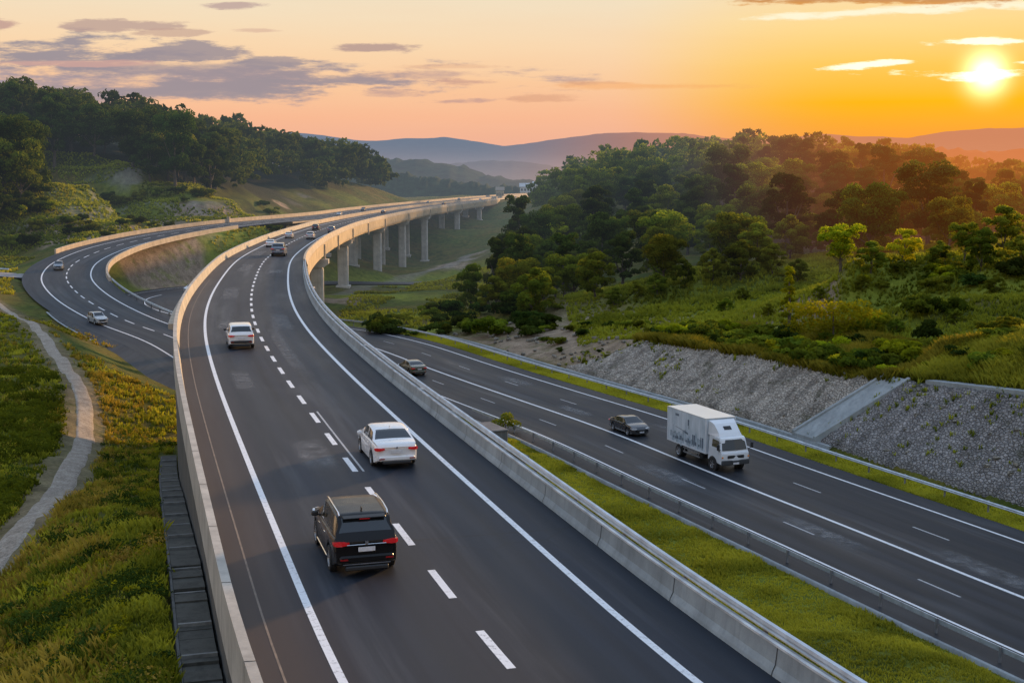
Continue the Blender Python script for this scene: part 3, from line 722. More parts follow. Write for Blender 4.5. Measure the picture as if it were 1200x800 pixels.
# piers
def pier(y, label, dmain=0., w=5.6, both=False):
    a = MAIN.at_y(y); c = MAIN.pos(a, dmain)[0]; hd = MAIN.head(a) - math.pi / 2
    zg = float(gz(c[0], c[1])[0]); T = thing('pier', label, 'bridge pier', (c[0], c[1], zg - 1), hd, 'piers under the viaduct')
    top = -2.55 - (zg - 1); MB().box((0, 0, (top - 1.3) / 2), (w * .92, 2.0, top - 1.3), bev=.25).obj('shaft', M_CONC_P, T)
    cap = MB(); h = 1.3; z0 = top - h; hw0, hw1 = w * .5, 2.0
    vs = [(-hw0, -1.15, z0), (hw0, -1.15, z0), (hw1, -1.15, z0 + .6), (hw1, -1.15, top), (-hw1, -1.15, top), (-hw1, -1.15, z0 + .6)]
    vs += [(x, 1.15, z) for x, _, z in vs]
    cap.add(vs, [(0, 1, 2, 3, 4, 5), (11, 10, 9, 8, 7, 6)] + [(i, i + 6, (i + 1) % 6 + 6, (i + 1) % 6) for i in range(6)])
    cap.obj('pier_cap', M_CONC_P, T)
    MB().box((0, 0, .6 + .35), (w * 1.25, 3.4, .9), bev=.05).obj('footing', M_CONC_P, T)
    return T
ords = ['nearest', 'second', 'third', 'fourth', 'fifth', 'sixth', 'seventh', 'eighth']
ys_ = [151, 206, 275, 345, 402, 458, 548, 622]
for i, y in enumerate(ys_):
    pier(y, ords[i] + ' right-hand concrete pier of the viaduct, counting from the camera', 4.3 if y < 260 else 3.4, 2.4)
    pier(y, ords[i] + ' inner pier of the viaduct, just left of the right-hand row, counting from the camera', -3.2, 2.5)
for i, y in enumerate(ys_[3:]): pier(y, ords[i + 3] + ' pier under the viaduct\'s far left carriageway, counting from the camera', LEFT_D + 2.5, 2.6)
# joint brackets on the sunlit edge
for i, y in enumerate([206, 240, 275, 310, 345, 402, 458, 505, 548, 590]):
    a = MAIN.at_y(y); p = MAIN.pos(a, 5.68, -1.5)[0]
    mb = MB(); mb.box((0, 0, 0), (.26, .7, 2.7)); o = mb.obj('joint_bracket', M_CONC_W); o.location = p; o.rotation_euler.z = MAIN.head(a) - math.pi / 2; under(o, BR)

# ------------------------------------------------------------------ left carriageway + ramp
def _st(name, path, prof, mat, a0=0, a1=None):
    V, F, UV = sweep(path, prof, a0, a1); return struct(name, mesh_np(name, V, F, mat, UV))
_st('ramp_road', RAMP, [(-6.9, 0), (-3, 0), (0, 0), (4, 0), (6.6, 0)][:], M_ASPH3, RAMP.at_y(117))
aR = RAMP.at_y(117)
line('road_marking', RAMP, 3.9, .22, aR, RAMP.len); line('road_marking', RAMP, -3.9, .22, aR, RAMP.len)
line('road_marking', RAMP, 0, .2, aR, RAMP.len, dash=(6.2, 3.4))
# widened gore by the wall
g0 = RAMP.at_y(150)
A = np.linspace(RAMP.at_y(101), RAMP.at_y(178), 24); w = np.interp(A, [A[0], A[len(A) // 2], A[-1]], [9.5, 4.0, .4])
V = np.concatenate([[RAMP.pos(a, -6.8, -.012)[0], RAMP.pos(a, -6.8 - q, -.05)[0]] for a, q in zip(A, w)])
F = np.array([(2 * i, 2 * i + 1, 2 * i + 3, 2 * i + 2) for i in range(len(A) - 1)])
struct('shoulder_road', mesh_np('shoulder_road', V, F, M_ASPH3, np.stack([V[:, 0], V[:, 1]], -1)))
V = np.concatenate([[RAMP.pos(a, -6.8 - q - .05, -.045 + .004)[0], RAMP.pos(a, -6.8 - q - .30, -.041)[0]] for a, q in zip(A, w)])
struct('shoulder_edge', mesh_np('shoulder_edge', V, F, M_CONC))
def px_d(path, a, z=0): return path.pos(a, 0, z)[0]
# outer parapet of the ramp from the loop onto the viaduct
aQ = RAMP.at_y(246); aZ = RAMP.len
parapet('long sunlit parapet on the outside of the curving ramp', RAMP, [(-7.0, -.2), (-7.0, .85), (-7.3, .85), (-7.3, -.4)], M_CONC_W, aQ, RAMP.at_y(318))
parapet('far left parapet of the viaduct, catching orange light', RAMP, [(-6.7, .004), (-6.7, .95), (-7.0, .95), (-7.0, -.4)], M_CONC_W, RAMP.at_y(318) + .2, aZ)
parapet('pale kerb wall along the inside of the ramp loop', RAMP, [(6.3, -.02), (6.35, .62), (6.7, .62), (6.75, -.4)], M_CONC_W, RAMP.at_y(205), RAMP.at_y(300))
T = thing('guardrail', 'steel guardrail round the inside of the ramp between the loop and the raised carriageway', 'guardrail', tuple(RAMP.pos(RAMP.at_y(175), 6.6)[0]))
under(closed_obj('rail', RAMP, [(6.55, .45), (6.5, .6), (6.55, .78), (6.62, .78), (6.62, .45)], M_STEEL, RAMP.at_y(118), RAMP.at_y(204)), T)
for k in range(28):
    a = RAMP.at_y(118) + 1 + k * 4
    if a > RAMP.at_y(204): break
    o = MB().box((0, 0, 0), (.12, .12, .95)).obj('post', M_STEEL_D); o.location = RAMP.pos(a, 6.70, .25)[0]; o.rotation_euler.z = RAMP.head(a); under(o, T)
# concrete end post where the viaduct's far left parapet begins
p = RAMP.pos(RAMP.at_y(318), -6.85)[0]
tag(MB().box((0, 0, .55), (.7, .9, 1.5), bev=.05).box((0, 0, 1.34), (.8, 1.0, .12), bev=.03).obj('end_post', M_CONC_W, loc=tuple(p)), 'square concrete end post where the far left parapet of the viaduct begins', 'post')
LB = thing('ramp_viaduct', 'far left concrete viaduct that the ramp runs onto', 'bridge', tuple(RAMP.pos(RAMP.at_y(400), 0, -12)[0]))
b0 = RAMP.at_y(326); b1 = RAMP.at_y(690)
under(closed_obj('deck_slab', RAMP, [(-7.2, -.06), (-7.2, -.5), (-5.5, -.7), (5.5, -.7), (6.6, -.5), (6.6, -.06)], M_CONC_W, b0, b1), LB)
under(closed_obj('girder', RAMP, [(-4.8, -.705), (4.8, -.705), (4.8, -2.4), (-4.8, -2.4)], M_CONC_D, b0, b1), LB)

# ------------------------------------------------------------------ lower highway
aL1 = LOW.at_y(178); a225 = int(np.argmin(np.abs(LOW.P[:, 1] - 225))); A225 = LOW.S[a225]
_st('lower_road', LOW, [(-8.3, 0), (-3, 0), (0, 0), (4, 0), (9.3, 0)], M_ASPH2, 0, A225)
_st('lower_road', LOW, [(-8.3, -.003), (-3, -.003), (0, -.003), (7.5, -.003)], M_ASPH2, A225 - .5, LOW.len)
line('road_marking', LOW, 0, .26, 0, LOW.at_y(240), z=.006)
line('road_marking', LOW, 7.4, .20, 0, A225, z=.006)
line('road_marking', LOW, -5.9, .18, 0, LOW.len - 2, z=.006)
line('road_marking', LOW, 3.75, .13, 0, LOW.at_y(200), M_LINE_DULL, dash=(12.5, 3.2), z=.006)
line('road_marking', LOW, -2.9, .13, 4, LOW.at_y(200), M_LINE_DULL, dash=(12.5, 3.2), z=.006)
for y, d, L, w in [(88, -3.4, 9, 1.3), (60, 1.6, 12, 1.2), (72, -2.2, 10, 1.0), (128, 4.9, 9, 1.2), (112, 2.0, 8, .9), (140, -3.5, 14, 1.2), (100, 5.4, 8, .8)]: patch(LOW, LOW.at_y(y) , d, L, w * 1.9, z=.005)
struct('kerb', mesh_np('kerb', *(lambda q: (q[0], q[1], M_CONC))(sweep(LOW, [(-8.30, -.05), (-8.30, .09), (-8.52, .09), (-8.52, -.2)][::-1], 0, LOW.at_y(165)))))
M_STEEL_P = plain('post_steel', (.25, .26, .28), .5, .4)
def wbeam(label, path, d, a0, a1, side=1, spacing=4.0, nmax=95, z0=.45, part_from=None):
    T = thing('guardrail', label, 'guardrail', tuple(path.pos((a0 + a1) / 2, d)[0]))
    s = side
    prof = [(d - s * .00, z0), (d - s * .05, z0 + .06), (d, z0 + .12), (d - s * .05, z0 + .18), (d, z0 + .24), (d + s * .05, z0 + .24), (d + s * .03, z0)]
    under(closed_obj('rail', path, prof, M_STEEL, a0, a1), T)
    n = int((a1 - a0) / spacing)
    for k in range(min(n, nmax)):
        a = a0 + 1 + k * spacing
        o = MB().box((0, 0, 0), (.09, .09, .95)).box((0, -.0, .2), (.14, .08, .16)).obj('post', M_STEEL_P); o.location = path.pos(a, d + s * .12, .24)[0]; o.rotation_euler.z = path.head(a); under(o, T)
    return T
wbeam('steel guardrail between the lower road and the grass strip below the raised carriageway', LOW, -7.5, LOW.at_y(20), LOW.at_y(118), -1)
wbeam('long double steel guardrail on the far side of the lower road below the rocky slope', LOW, 10.6, LOW.at_y(30), LOW.at_y(186), 1)
# drain channel at the foot of the slope
dr = thing('drain_channel', 'concrete drain channel along the foot of the rocky slope', 'drain', tuple(LOW.pos(LOW.at_y(100), 13)[0]))
under(closed_obj('channel', LOW, [(12.3, -.13), (12.3, .06), (12.5, .06), (12.6, -.40), (13.2, -.40), (13.3, .06), (13.55, .10), (13.55, -.3), (13.25, -.55), (12.5, -.55)][::-1], M_CONC, LOW.at_y(94.5), LOW.at_y(168)), dr)

# ------------------------------------------------------------------ stone slopes and the chute between them
def m_stone(name, base, sc, ribs=0.):
    def b(t):
        obj = t.new('ShaderNodeTexCoord').outputs['Object']
        vo = t.new('ShaderNodeTexVoronoi'); vo.inputs['Scale'].default_value = sc; t.l.new(t.mapping(obj, (1, 1, 1.4)), vo.inputs['Vector'])
        ve = t.new('ShaderNodeTexVoronoi', feature='DISTANCE_TO_EDGE'); ve.inputs['Scale'].default_value = sc; t.l.new(t.mapping(obj, (1, 1, 1.4)), ve.inputs['Vector'])
        sep = t.new('ShaderNodeSeparateColor'); t.l.new(vo.outputs['Color'], sep.inputs[0])
        n = t.noise(obj, .45, 5, .7); n2 = t.noise(obj, 3, 5, .75)
        c = t.mix(sep.outputs[0], tuple(x * .75 for x in base), tuple(x * 1.22 for x in base))
        c = t.mix(t.rng(ve.outputs['Distance'], .0, .09, .6, 0), c, (.035, .033, .03))
        if ribs:
            uv = t.new('ShaderNodeUVMap'); uv.uv_map = 'uv'
            rb = t.noise(t.mapping(uv.outputs[0], (.95, 1.1, 1), rot=(0, 0, .18)), 1.0, 4, .6)
            c = t.mix(t.rng(rb, .50, .66, 0, ribs), c, tuple(x * .30 for x in base)); c = t.mix(t.rng(rb, .45, .32, 0, .45), c, tuple(min(1, x * 1.5) for x in base))
        c = t.mix(t.rng(n, .45, .7, 0, .55), c, tuple(x * .45 for x in base))
        c = t.mix(t.rng(n2, .5, .75, 0, .5), c, (.20, .16, .11))
        c = t.mix(t.math('MULTIPLY', t.rng(n, .58, .68), .55), c, (.06, .07, .02))
        return pbsdf(t, c, .9, 0, .2, bump(t, t.math('ADD', t.rng(ve.outputs['Distance'], 0, .15), n2), 1., .12))
    return material(name, b)
def slope_sheet(name, label, a0, a1, mat, amp, seed, k0=0., k1=0.):
    A0 = np.arange(a0, a1, .22); Q = np.linspace(0, 1, 34)
    V = np.zeros((len(A0), len(Q), 3)); UVd_ = np.zeros((len(A0), len(Q), 2))
    for j, q in enumerate(Q):
        u = (A0 - a0) / (a1 - a0); A = A0 + k0 * q * (1 - u) + k1 * q * u
        bw = bank_w(A); bh = bank_h(A)
        base = LOW.pos(A, 0); nx = np.interp(A, LOW.S, LOW.N[:, 0]); ny = np.interp(A, LOW.S, LOW.N[:, 1])
        d = 13.55 + bw * q
        V[:, j, 0] = base[:, 0] + nx * d; V[:, j, 1] = base[:, 1] + ny * d
        r = vnoise(A, np.full_like(A, d.mean() * 1.), .55, seed) * .5 + vnoise(A * 1.0 + j * .0, A * 0 + j * .31, .42, seed + 3) * .5
        rib = -.6 * np.maximum(0, np.sin(A * .9 + j * .035 + vnoise(A, A * 0 + j * .2, 3, seed) * 2.5)) ** 3
        UVd_[:, j, 0] = A; UVd_[:, j, 1] = q * 2.2
        V[:, j, 2] = base[:, 2] - .1 + bh * q + .22 + amp * (r - .3) - rib * amp * .7 * (q > 0) * (q < 1)
    V[:, 0, 2] -= .35; V[:, -1, 2] -= .5
    UVd = np.zeros((len(A0) * len(Q), 2)); idx = np.arange(len(A0) * len(Q)).reshape(len(A0), len(Q))
    F = np.stack([idx[:-1, :-1], idx[:-1, 1:], idx[1:, 1:], idx[1:, :-1]], -1).reshape(-1, 4)[:, ::-1].copy()
    o = link(name, mesh_np(name, V.reshape(-1, 3), F, mat, UVd_.reshape(-1, 2))); return tag(o, label, 'stone slope')
aS0 = LOW.at_y(104); aS1 = LOW.at_y(137); aT1 = LOW.at_y(95.2)
slope_sheet('stone_slope', 'pale stone pitched slope behind the truck, left of the concrete chute', aT1 + 5.0, aS1, m_stone('stone_pale', (.50, .44, .37), 3.3, .75), .34, 5, -3.96, -7)
slope_sheet('stone_slope', 'darker grey rubble slope right of the concrete chute', 6, aT1 + 1.95, m_stone('stone_dark', (.33, .31, .30), 3.4, .5), .30, 9, 0, -3.96)
ch = thing('stair_chute', 'pale concrete chute climbing the bank between the two stone slopes', 'drain chute', tuple(LOW.pos(LOW.at_y(101), 13.6)[0]))
def chute_body(off0, off1, lift, thick):
    V = []
    for q in np.linspace(0, 1, 12):
        sh = 3.3 * q
        for ao in (off0, off1):
            a = aT1 - 1.0 + ao - sh * 1.2; p = LOW.pos(a, 13.3 + (bank_w(aT1) + .3) * q)[0]; V += [(p[0], p[1], p[2] - .1 + bank_h(aT1) * q + lift), (p[0], p[1], p[2] - .1 + bank_h(aT1) * q + lift - thick)]
    F = []
    for i in range(11):
        b = i * 4
        F += [(b, b + 2, b + 6, b + 4), (b + 1, b + 5, b + 7, b + 3), (b, b + 4, b + 5, b + 1), (b + 2, b + 3, b + 7, b + 6)]
    F += [(0, 1, 3, 2), (44, 46, 47, 45)]
    return mesh_np('chute', V, F, M_CONC)
under(link('channel', chute_body(3.2, 5.8, .40, .8)), ch)
under(link('rim', chute_body(2.85, 3.195, .58, 1.1)), ch); under(link('rim', chute_body(5.805, 6.1, .58, 1.1)), ch)
cw = thing('crest_wall', 'low pale concrete channel running along the top of the darker rubble slope', 'drain', tuple(LOW.pos(LOW.at_y(90), 20)[0]))
A = np.arange(LOW.at_y(60), aT1 - 3, 1.5); V = []
for a in A:
    for d, z in ((-.1, .05), (-.1, .42), (.9, .42), (.9, .05)): V.append(LOW.pos(a, 13.5 + float(bank_w(a)) + d, -.1 + float(bank_h(a)) + z)[0])
F = []
for i in range(len(A) - 1):
    for k in range(4):
        j = (k + 1) % 4; F.append((4 * i + k, 4 * i + j, 4 * i + 4 + j, 4 * i + 4 + k))
F += [(0, 1, 2, 3), tuple(4 * (len(A) - 1) + k for k in (3, 2, 1, 0))]
under(link('channel', mesh_np('channel', V, F, M_CONC)), cw)

# loose rocks on the slope and soil bank
def rock_mesh(seed, mat):
    bm = bmesh.new(); bmesh.ops.create_icosphere(bm, subdivisions=2, radius=1); r = random.Random(seed)
    for v in bm.verts:
        n = v.co.normalized(); k = 1 + .25 * math.sin(3 * n.x + seed) * math.cos(4 * n.y + seed * 2) + r.uniform(-.1, .1)
        v.co = Vector((n.x * k, n.y * k * .8, n.z * k * .6))
    me = bpy.data.meshes.new('rock'); bm.to_mesh(me); bm.free(); me.materials.append(mat); return me
M_ROCK = m_stone('stone_rock', (.36, .33, .28), .9)
RK = [rock_mesh(i, M_ROCK) for i in range(4)]
rr = random.Random(3); nrock = 0
for i in range(170):
    y = rr.uniform(100, 168) if i % 3 else rr.uniform(60, 100); a = LOW.at_y(y); q = rr.random()
    if y < 100: q = rr.uniform(0.02, .98)
    d = 13.9 + float(bank_w(a)) * q; p = LOW.pos(a, d)[0]; z = float(gz(p[0], p[1])[0])
    s = rr.uniform(.14, .38) * (1.3 if y > 146 else 1)
    o = link('rock', RK[i % 4], loc=(p[0], p[1], z + .12)); o.scale = (s * rr.uniform(.8, 1.5), s, s * rr.uniform(.8, 1.2)); o.rotation_euler = (rr.uniform(-.3, .3), rr.uniform(-.3, .3), rr.uniform(0, 6))
    tag(o, 'loose grey-brown rock lying on the bank above the lower road', 'rock', 'loose rocks on the bank')
SKY_N, SKY_GAIN, SUN_E = .04, 1.0, 6.0
# ------------------------------------------------------------------ sky
W = bpy.data.worlds.new('World'); SC.world = W; W.use_nodes = True
t = NT(W.node_tree); t.n.clear()
gen = t.new('ShaderNodeTexCoord').outputs['Generated']
sep = t.new('ShaderNodeSeparateXYZ'); t.l.new(gen, sep.inputs[0]); sx, sy, sz = sep.outputs
yy = t.math('MAXIMUM', sy, .05)
U = t.math('DIVIDE', sx, yy); Vv = t.math('DIVIDE', sz, yy)          # tangent coordinates of the western sky
sky = t.new('ShaderNodeTexSky', sky_type='NISHITA'); sky.sun_disc = False; sky.sun_elevation = LAMP_EL; sky.sun_rotation = SUN_AZ
sky.air_density = 1.2; sky.dust_density = 3.0; sky.ozone_density = 1.5
nish = t.mix(1, sky.outputs[0], (SKY_N, SKY_N, SKY_N), 'MULTIPLY')
el = t.math('ARCSINE', sz)
elr = t.rng(el, 0, R(50))
# colour of the glow by height: left side, then towards the sun
def P(px): return (212 - px) / 1500 / R(50)
colL = t.ramp(elr, [(0, lin(214, 172, 152)), (P(172), lin(240, 180, 152)), (P(140), lin(249, 188, 150)), (P(100), lin(251, 204, 160)), (P(60), lin(250, 218, 178)), (P(10), lin(243, 226, 196)), (.45, lin(180, 196, 214)), (1, lin(150, 184, 226))])
colR = t.ramp(elr, [(0, lin(246, 160, 90)), (P(165), lin(252, 164, 60)), (P(125), lin(255, 186, 24)), (P(85), lin(255, 204, 92)), (P(40), lin(255, 220, 146)), (P(5), lin(251, 224, 174)), (.45, lin(190, 200, 212)), (1, lin(150, 184, 226))])
sd = t.vmath('DOT_PRODUCT', gen, tuple(SUN_DIR))
colr = t.mix(t.rng(sd, .962, .998, 0, 1, True), colL, colR)
# soft streaks
tc = t.new('ShaderNodeCombineXYZ'); t.l.new(U, tc.inputs[0]); t.l.new(Vv, tc.inputs[1])
st = t.noise(t.mapping(tc.outputs[0], (3.0, 26, 1)), 1.0, 5, .6)
colr = t.mix(t.rng(st, .35, .7, 0, .28), colr, t.mix(1, colr, (1.0, .86, .78), 'MULTIPLY'))
# clouds: centre, half sizes in tangent units, colour, edge softness
nz = t.noise(t.mapping(tc.outputs[0], (13, 75, 1)), 1.0, 7, .68)
nz2 = t.noise(t.mapping(tc.outputs[0], (5, 18, 1), loc=(7, 3, 0)), 1.0, 4, .6)
wob = t.math('MULTIPLY', t.math('SUBTRACT', nz, .5), 3.6); wob = t.math('MULTIPLY_ADD', t.math('SUBTRACT', nz2, .5), 2.6, wob)
def cloud(colr, px, py, hw, hh, c, op=1., soft=.5, tilt=0., rim=None):
    u0, v0 = (px - 600) / 1500, (212 - py) / 1500
    du = t.math('SUBTRACT', U, u0); dv = t.math('SUBTRACT', t.math('SUBTRACT', Vv, v0), t.math('MULTIPLY', du, tilt))
    r = t.math('SQRT', t.math('ADD', t.math('POWER', t.math('ABSOLUTE', t.math('DIVIDE', du, hw / 1500)), 2.), t.math('POWER', t.math('ABSOLUTE', t.math('DIVIDE', dv, hh / 1500)), 2.)))
    r = t.math('SUBTRACT', r, wob)
    m = t.rng(r, 1.0, 1.0 - soft, 0, op, True)
    m = t.math('MULTIPLY', m, t.math('GREATER_THAN', sy, .1))
    if rim is not None:
        under_ = t.rng(dv, -hh / 1500 * .9, hh / 1500 * .3, 1, 0, True)
        c = t.mix(under_, c, rim)
    return t.mix(m, colr, c)
G = lin(158, 146, 152); G2 = lin(146, 140, 152); PK = lin(236, 168, 140)
for a in [(140, 102, 460, 28, lin(166, 150, 158), .85, .9), (-40, 92, 180, 20, lin(160, 148, 160), .8, .8), (330, 98, 170, 16, lin(170, 150, 154), .8, .8), (250, 107, 250, 17, G, .85, .7), (60, 68, 130, 19, G2, .9, .6), (200, 84, 260, 12, G, .6, .8), (470, 92, 130, 8, lin(196, 160, 150), .5, .8), (230, 66, 76, 13, G, .9, .5), (330, 76, 40, 8, G, .8, .5), (400, 97, 90, 14, G, .75, .7),
          (150, 35, 60, 6, lin(186, 158, 150), .8, .5), (215, 44, 40, 4, lin(196, 164, 150), .7, .5), (284, 13, 42, 4.5, lin(190, 164, 158), .85, .5), (375, 2, 60, 4.5, lin(190, 164, 158), .85, .5), (445, 62, 62, 6.5, lin(180, 152, 146), .85, .5),
          (458, 112, 60, 9, lin(186, 154, 150), .7, .7), (550, 99, 46, 6, lin(200, 156, 142), .7, .6), (530, 121, 60, 4.5, lin(190, 152, 146), .7, .6), (640, 118, 50, 6, lin(214, 158, 128), .55, .7),
          (5, 36, 32, 9, lin(188, 150, 144), .8, .6), (315, 42, 30, 3, lin(214, 176, 156), .6, .6), (90, 78, 120, 4, lin(232, 176, 156), .5, .6), (760, 104, 130, 5, lin(246, 172, 104), .5, .8), (520, 82, 70, 3, lin(220, 170, 140), .4, .7)]:
    colr = cloud(colr, *a)
colr = cloud(colr, 1060, 17, 210, 6.5, lin(255, 246, 214), 1., .7, .05)
colr = cloud(colr, 1020, 2, 170, 13, lin(150, 124, 112), .95, .5, 0., lin(222, 150, 70))
WH = (1.25, 1.15, .85)
for a in [(1018, 79, 66, 4.5, WH, 1., .5, .06), (1136, 53, 66, 5., WH, 1., .5, .02), (1140, 90, 105, 7.5, (1.4, 1.2, .8), 1., .5, -.01), (1195, 77, 42, 3.5, WH, 1., .5, 0)]: colr = cloud(colr, *a)
# the sun's glow
du = t.math('SUBTRACT', U, (1146 - 600) / 1500); dv = t.math('SUBTRACT', Vv, (212 - 90) / 1500)
rs = t.math('SQRT', t.math('ADD', t.math('MULTIPLY', du, du), t.math('MULTIPLY', dv, dv)))
front = t.math('GREATER_THAN', sy, .1)
g1 = t.math('MULTIPLY', t.math('POWER', t.rng(rs, 0, .040, 1, 0), 4.0), front)
g2 = t.math('MULTIPLY', t.math('POWER', t.rng(rs, 0, .34, 1, 0), 3.), front)
add = t.mix(1, t.mix(1, t.mix(0, (1.6, 1.35, .7), (0, 0, 0)), (1, 1, 1), 'MULTIPLY'), (1, 1, 1), 'MULTIPLY')
def addc(colr, f, c):
    v = t.vmath('SCALE', c); t.n[-1].inputs['Scale'].default_value = 1; t.l.new(f, t.n[-1].inputs['Scale'])
    return t.vmath('ADD', colr, v)
colr = addc(colr, g1, (4.5, 3.8, 2.2)); colr = addc(colr, g2, (.05, .02, .0))
tot = addc(t.mix(t.rng(el, R(14), R(45), 0, 1, True), colr, t.mix(.5, colr, (.66, .78, 1.0))), t.rng(el, R(9), R(30), 0, 1, True), nish)
bg = t.new('ShaderNodeBackground'); t.l.new(tot, bg.inputs[0]); bg.inputs[1].default_value = SKY_GAIN
wo = t.new('ShaderNodeOutputWorld'); t.l.new(bg.outputs[0], wo.inputs[0])
W.cycles.sampling_method = 'MANUAL'; W.cycles.sample_map_resolution = 512
# sun lamp
sl = bpy.data.lights.new('sun', 'SUN'); sl.energy = SUN_E; sl.angle = R(4); sl.color = (1, .60, .27)
so = bpy.data.objects.new('sun', sl); COL.objects.link(so)
d = Vector((math.sin(LAMP_AZ) * math.cos(LAMP_EL), math.cos(LAMP_AZ) * math.cos(LAMP_EL), math.sin(LAMP_EL)))
so.rotation_euler = d.to_track_quat('Z', 'Y').to_euler(); so.location = d * 100 + Vector((0, 0, 60))
# ------------------------------------------------------------------ trees
def leaf_cloud(rg, clumps, per, size, flat=.75, jitter=.22):
    """leaf quads on the shells of clumps. clumps: (x,y,z,r,tint)"""
    C = np.array(clumps); n = len(C); tot = n * per
    c = np.repeat(C, per, 0)
    dirs = rg.normal(size=(tot, 3)); dirs /= np.linalg.norm(dirs, axis=1)[:, None]
    dirs[:, 2] = np.where(dirs[:, 2] < -.35, -dirs[:, 2], dirs[:, 2])
    rad = c[:, 3] * (1 - np.abs(rg.normal(size=tot)) * jitter)
    pos = c[:, :3] + dirs * rad[:, None] * np.array([1, 1, flat])
    # leaf plane: loosely facing outwards
    nrm = dirs + rg.normal(size=(tot, 3)) * .55; nrm /= np.linalg.norm(nrm, axis=1)[:, None]
    up = rg.normal(size=(tot, 3)); a = np.cross(nrm, up); a /= np.linalg.norm(a, axis=1)[:, None]; b = np.cross(nrm, a)
    s = size * rg.uniform(.55, 1.35, tot)[:, None]
    V = np.stack([pos + a * s, pos + b * s * .55, pos - a * s, pos - b * s * .55], 1).reshape(-1, 3)
    F = np.arange(tot * 4).reshape(-1, 4)
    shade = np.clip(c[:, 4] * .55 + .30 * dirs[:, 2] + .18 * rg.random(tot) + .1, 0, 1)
    return V, F, np.repeat(shade, 4)
def crown_clumps(rg, h, w, base, n, kind='round'):
    out = []
    for i in range(n):
        q = rg.random(); z = base + (h - base) * (q ** .8)
        k = (z - base) / (h - base)
        prof = {'round': math.sqrt(max(0, 1 - (2 * k - .85) ** 2 * .75)), 'umbrella': .45 + .6 * k if k < .8 else .95, 'tall': 1 - .55 * k}[kind]
        r = w / 2 * prof * math.sqrt(rg.random()) ; th = rg.random() * 6.283
        cr = w * rg.uniform(.11, .20) * (1.15 if kind == 'umbrella' else 1)
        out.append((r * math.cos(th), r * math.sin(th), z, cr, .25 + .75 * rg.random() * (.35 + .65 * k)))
    return out
def trunk_mb(rg, h, w, base, kind):
    mb = MB(); r0 = .022 * h + .05; lean = rg.uniform(-.04, .04, 2) * h
    top = Vector((lean[0], lean[1], base + (h - base) * .55))
    mb.tube([(0, 0, -.8), (lean[0] * .2, lean[1] * .2, base * .5), (lean[0] * .6, lean[1] * .6, base), top], [r0 * 1.3, r0, r0 * .75, r0 * .3], 7)
    for i in range(6):
        th = i * 1.05 + rg.random(); z0 = base * rg.uniform(.75, 1.25); s = Vector((lean[0] * .6, lean[1] * .6, z0))
        e = Vector((math.cos(th) * w * .33, math.sin(th) * w * .33, z0 + (h - base) * rg.uniform(.3, .65)))
        m = (s + e) / 2 + Vector((0, 0, -.04 * h)); mb.tube([s, m, e], [r0 * .45, r0 * .28, r0 * .1], 5)
    return mb
PROT = []      # meshes: (crown mesh, trunk mesh, height, width)
def make_proto(seed, h, w, base, n, per, size, kind, mat):
    rg = np.random.default_rng(seed); cl = crown_clumps(rg, h - w * .1, w, base, n, kind)
    V, F, S = leaf_cloud(rg, cl, per, size)
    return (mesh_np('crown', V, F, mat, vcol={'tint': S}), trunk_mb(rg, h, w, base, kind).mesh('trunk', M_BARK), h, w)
specs = [(11, 13, 9, 2.6, 48, 190, .27, 'round', 'D'), (12, 15, 10, 3.8, 50, 190, .28, 'umbrella', 'D'), (13, 11, 9, 1.8, 42, 190, .26, 'round', 'D'), (14, 16, 8, 4.2, 44, 190, .26, 'round', 'D'),
         (15, 12, 10, 2.6, 46, 190, .27, 'umbrella', 'M'), (16, 10, 8, 1.6, 38, 190, .25, 'round', 'M'), (17, 14, 7.5, 3, 36, 190, .25, 'tall', 'D'), (18, 9, 8, 1.2, 36, 200, .24, 'round', 'M')]
for s in specs: PROT.append(make_proto(*s[:8], {'D': M_LEAF, 'M': M_LEAF_M, 'Y': M_LEAF_Y}[s[8]]))
YEL = [make_proto(31, 9, 7.5, 3, 26, 170, .24, 'umbrella', M_LEAF_Y), make_proto(32, 7, 6.5, 1.2, 24, 170, .22, 'round', M_LEAF_Y)]
tvr = random.Random(5)
def add_tree(pr, x, y, z, s, label, group, name='tree', sz=None):
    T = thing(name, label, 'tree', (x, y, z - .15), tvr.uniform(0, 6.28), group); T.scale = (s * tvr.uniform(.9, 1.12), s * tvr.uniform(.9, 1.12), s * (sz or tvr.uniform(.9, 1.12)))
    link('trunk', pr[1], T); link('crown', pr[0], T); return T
# where forest grows, in plan
def in_poly(x, y, P):
    c = False; j = len(P) - 1
    for i in range(len(P)):
        xi, yi = P[i]; xj, yj = P[j]
        if (yi > y) != (yj > y) and x < (xj - xi) * (y - yi) / (yj - yi) + xi: c = not c
        j = i
    return c
def scatter(poly, spacing, seed, grow=0.):
    r = random.Random(seed); xs = [p[0] for p in poly]; ys = [p[1] for p in poly]; pts = []; cell = {}
    area = (max(xs) - min(xs)) * (max(ys) - min(ys)); n = int(area / spacing ** 2 * 3)
    for _ in range(n):
        x = r.uniform(min(xs), max(xs)); y = r.uniform(min(ys), max(ys)); sp = spacing * (1 + grow * y)
        if not in_poly(x, y, poly): continue
        k = (int(x // 6), int(y // 6)); m = int(sp // 6) + 1
        if any((x - a) ** 2 + (y - b) ** 2 < sp * sp for i in range(-m, m + 1) for j in range(-m, m + 1) for a, b in cell.get((k[0] + i, k[1] + j), ())): continue
        cell.setdefault(k, []).append((x, y)); pts.append((x, y))
    return pts
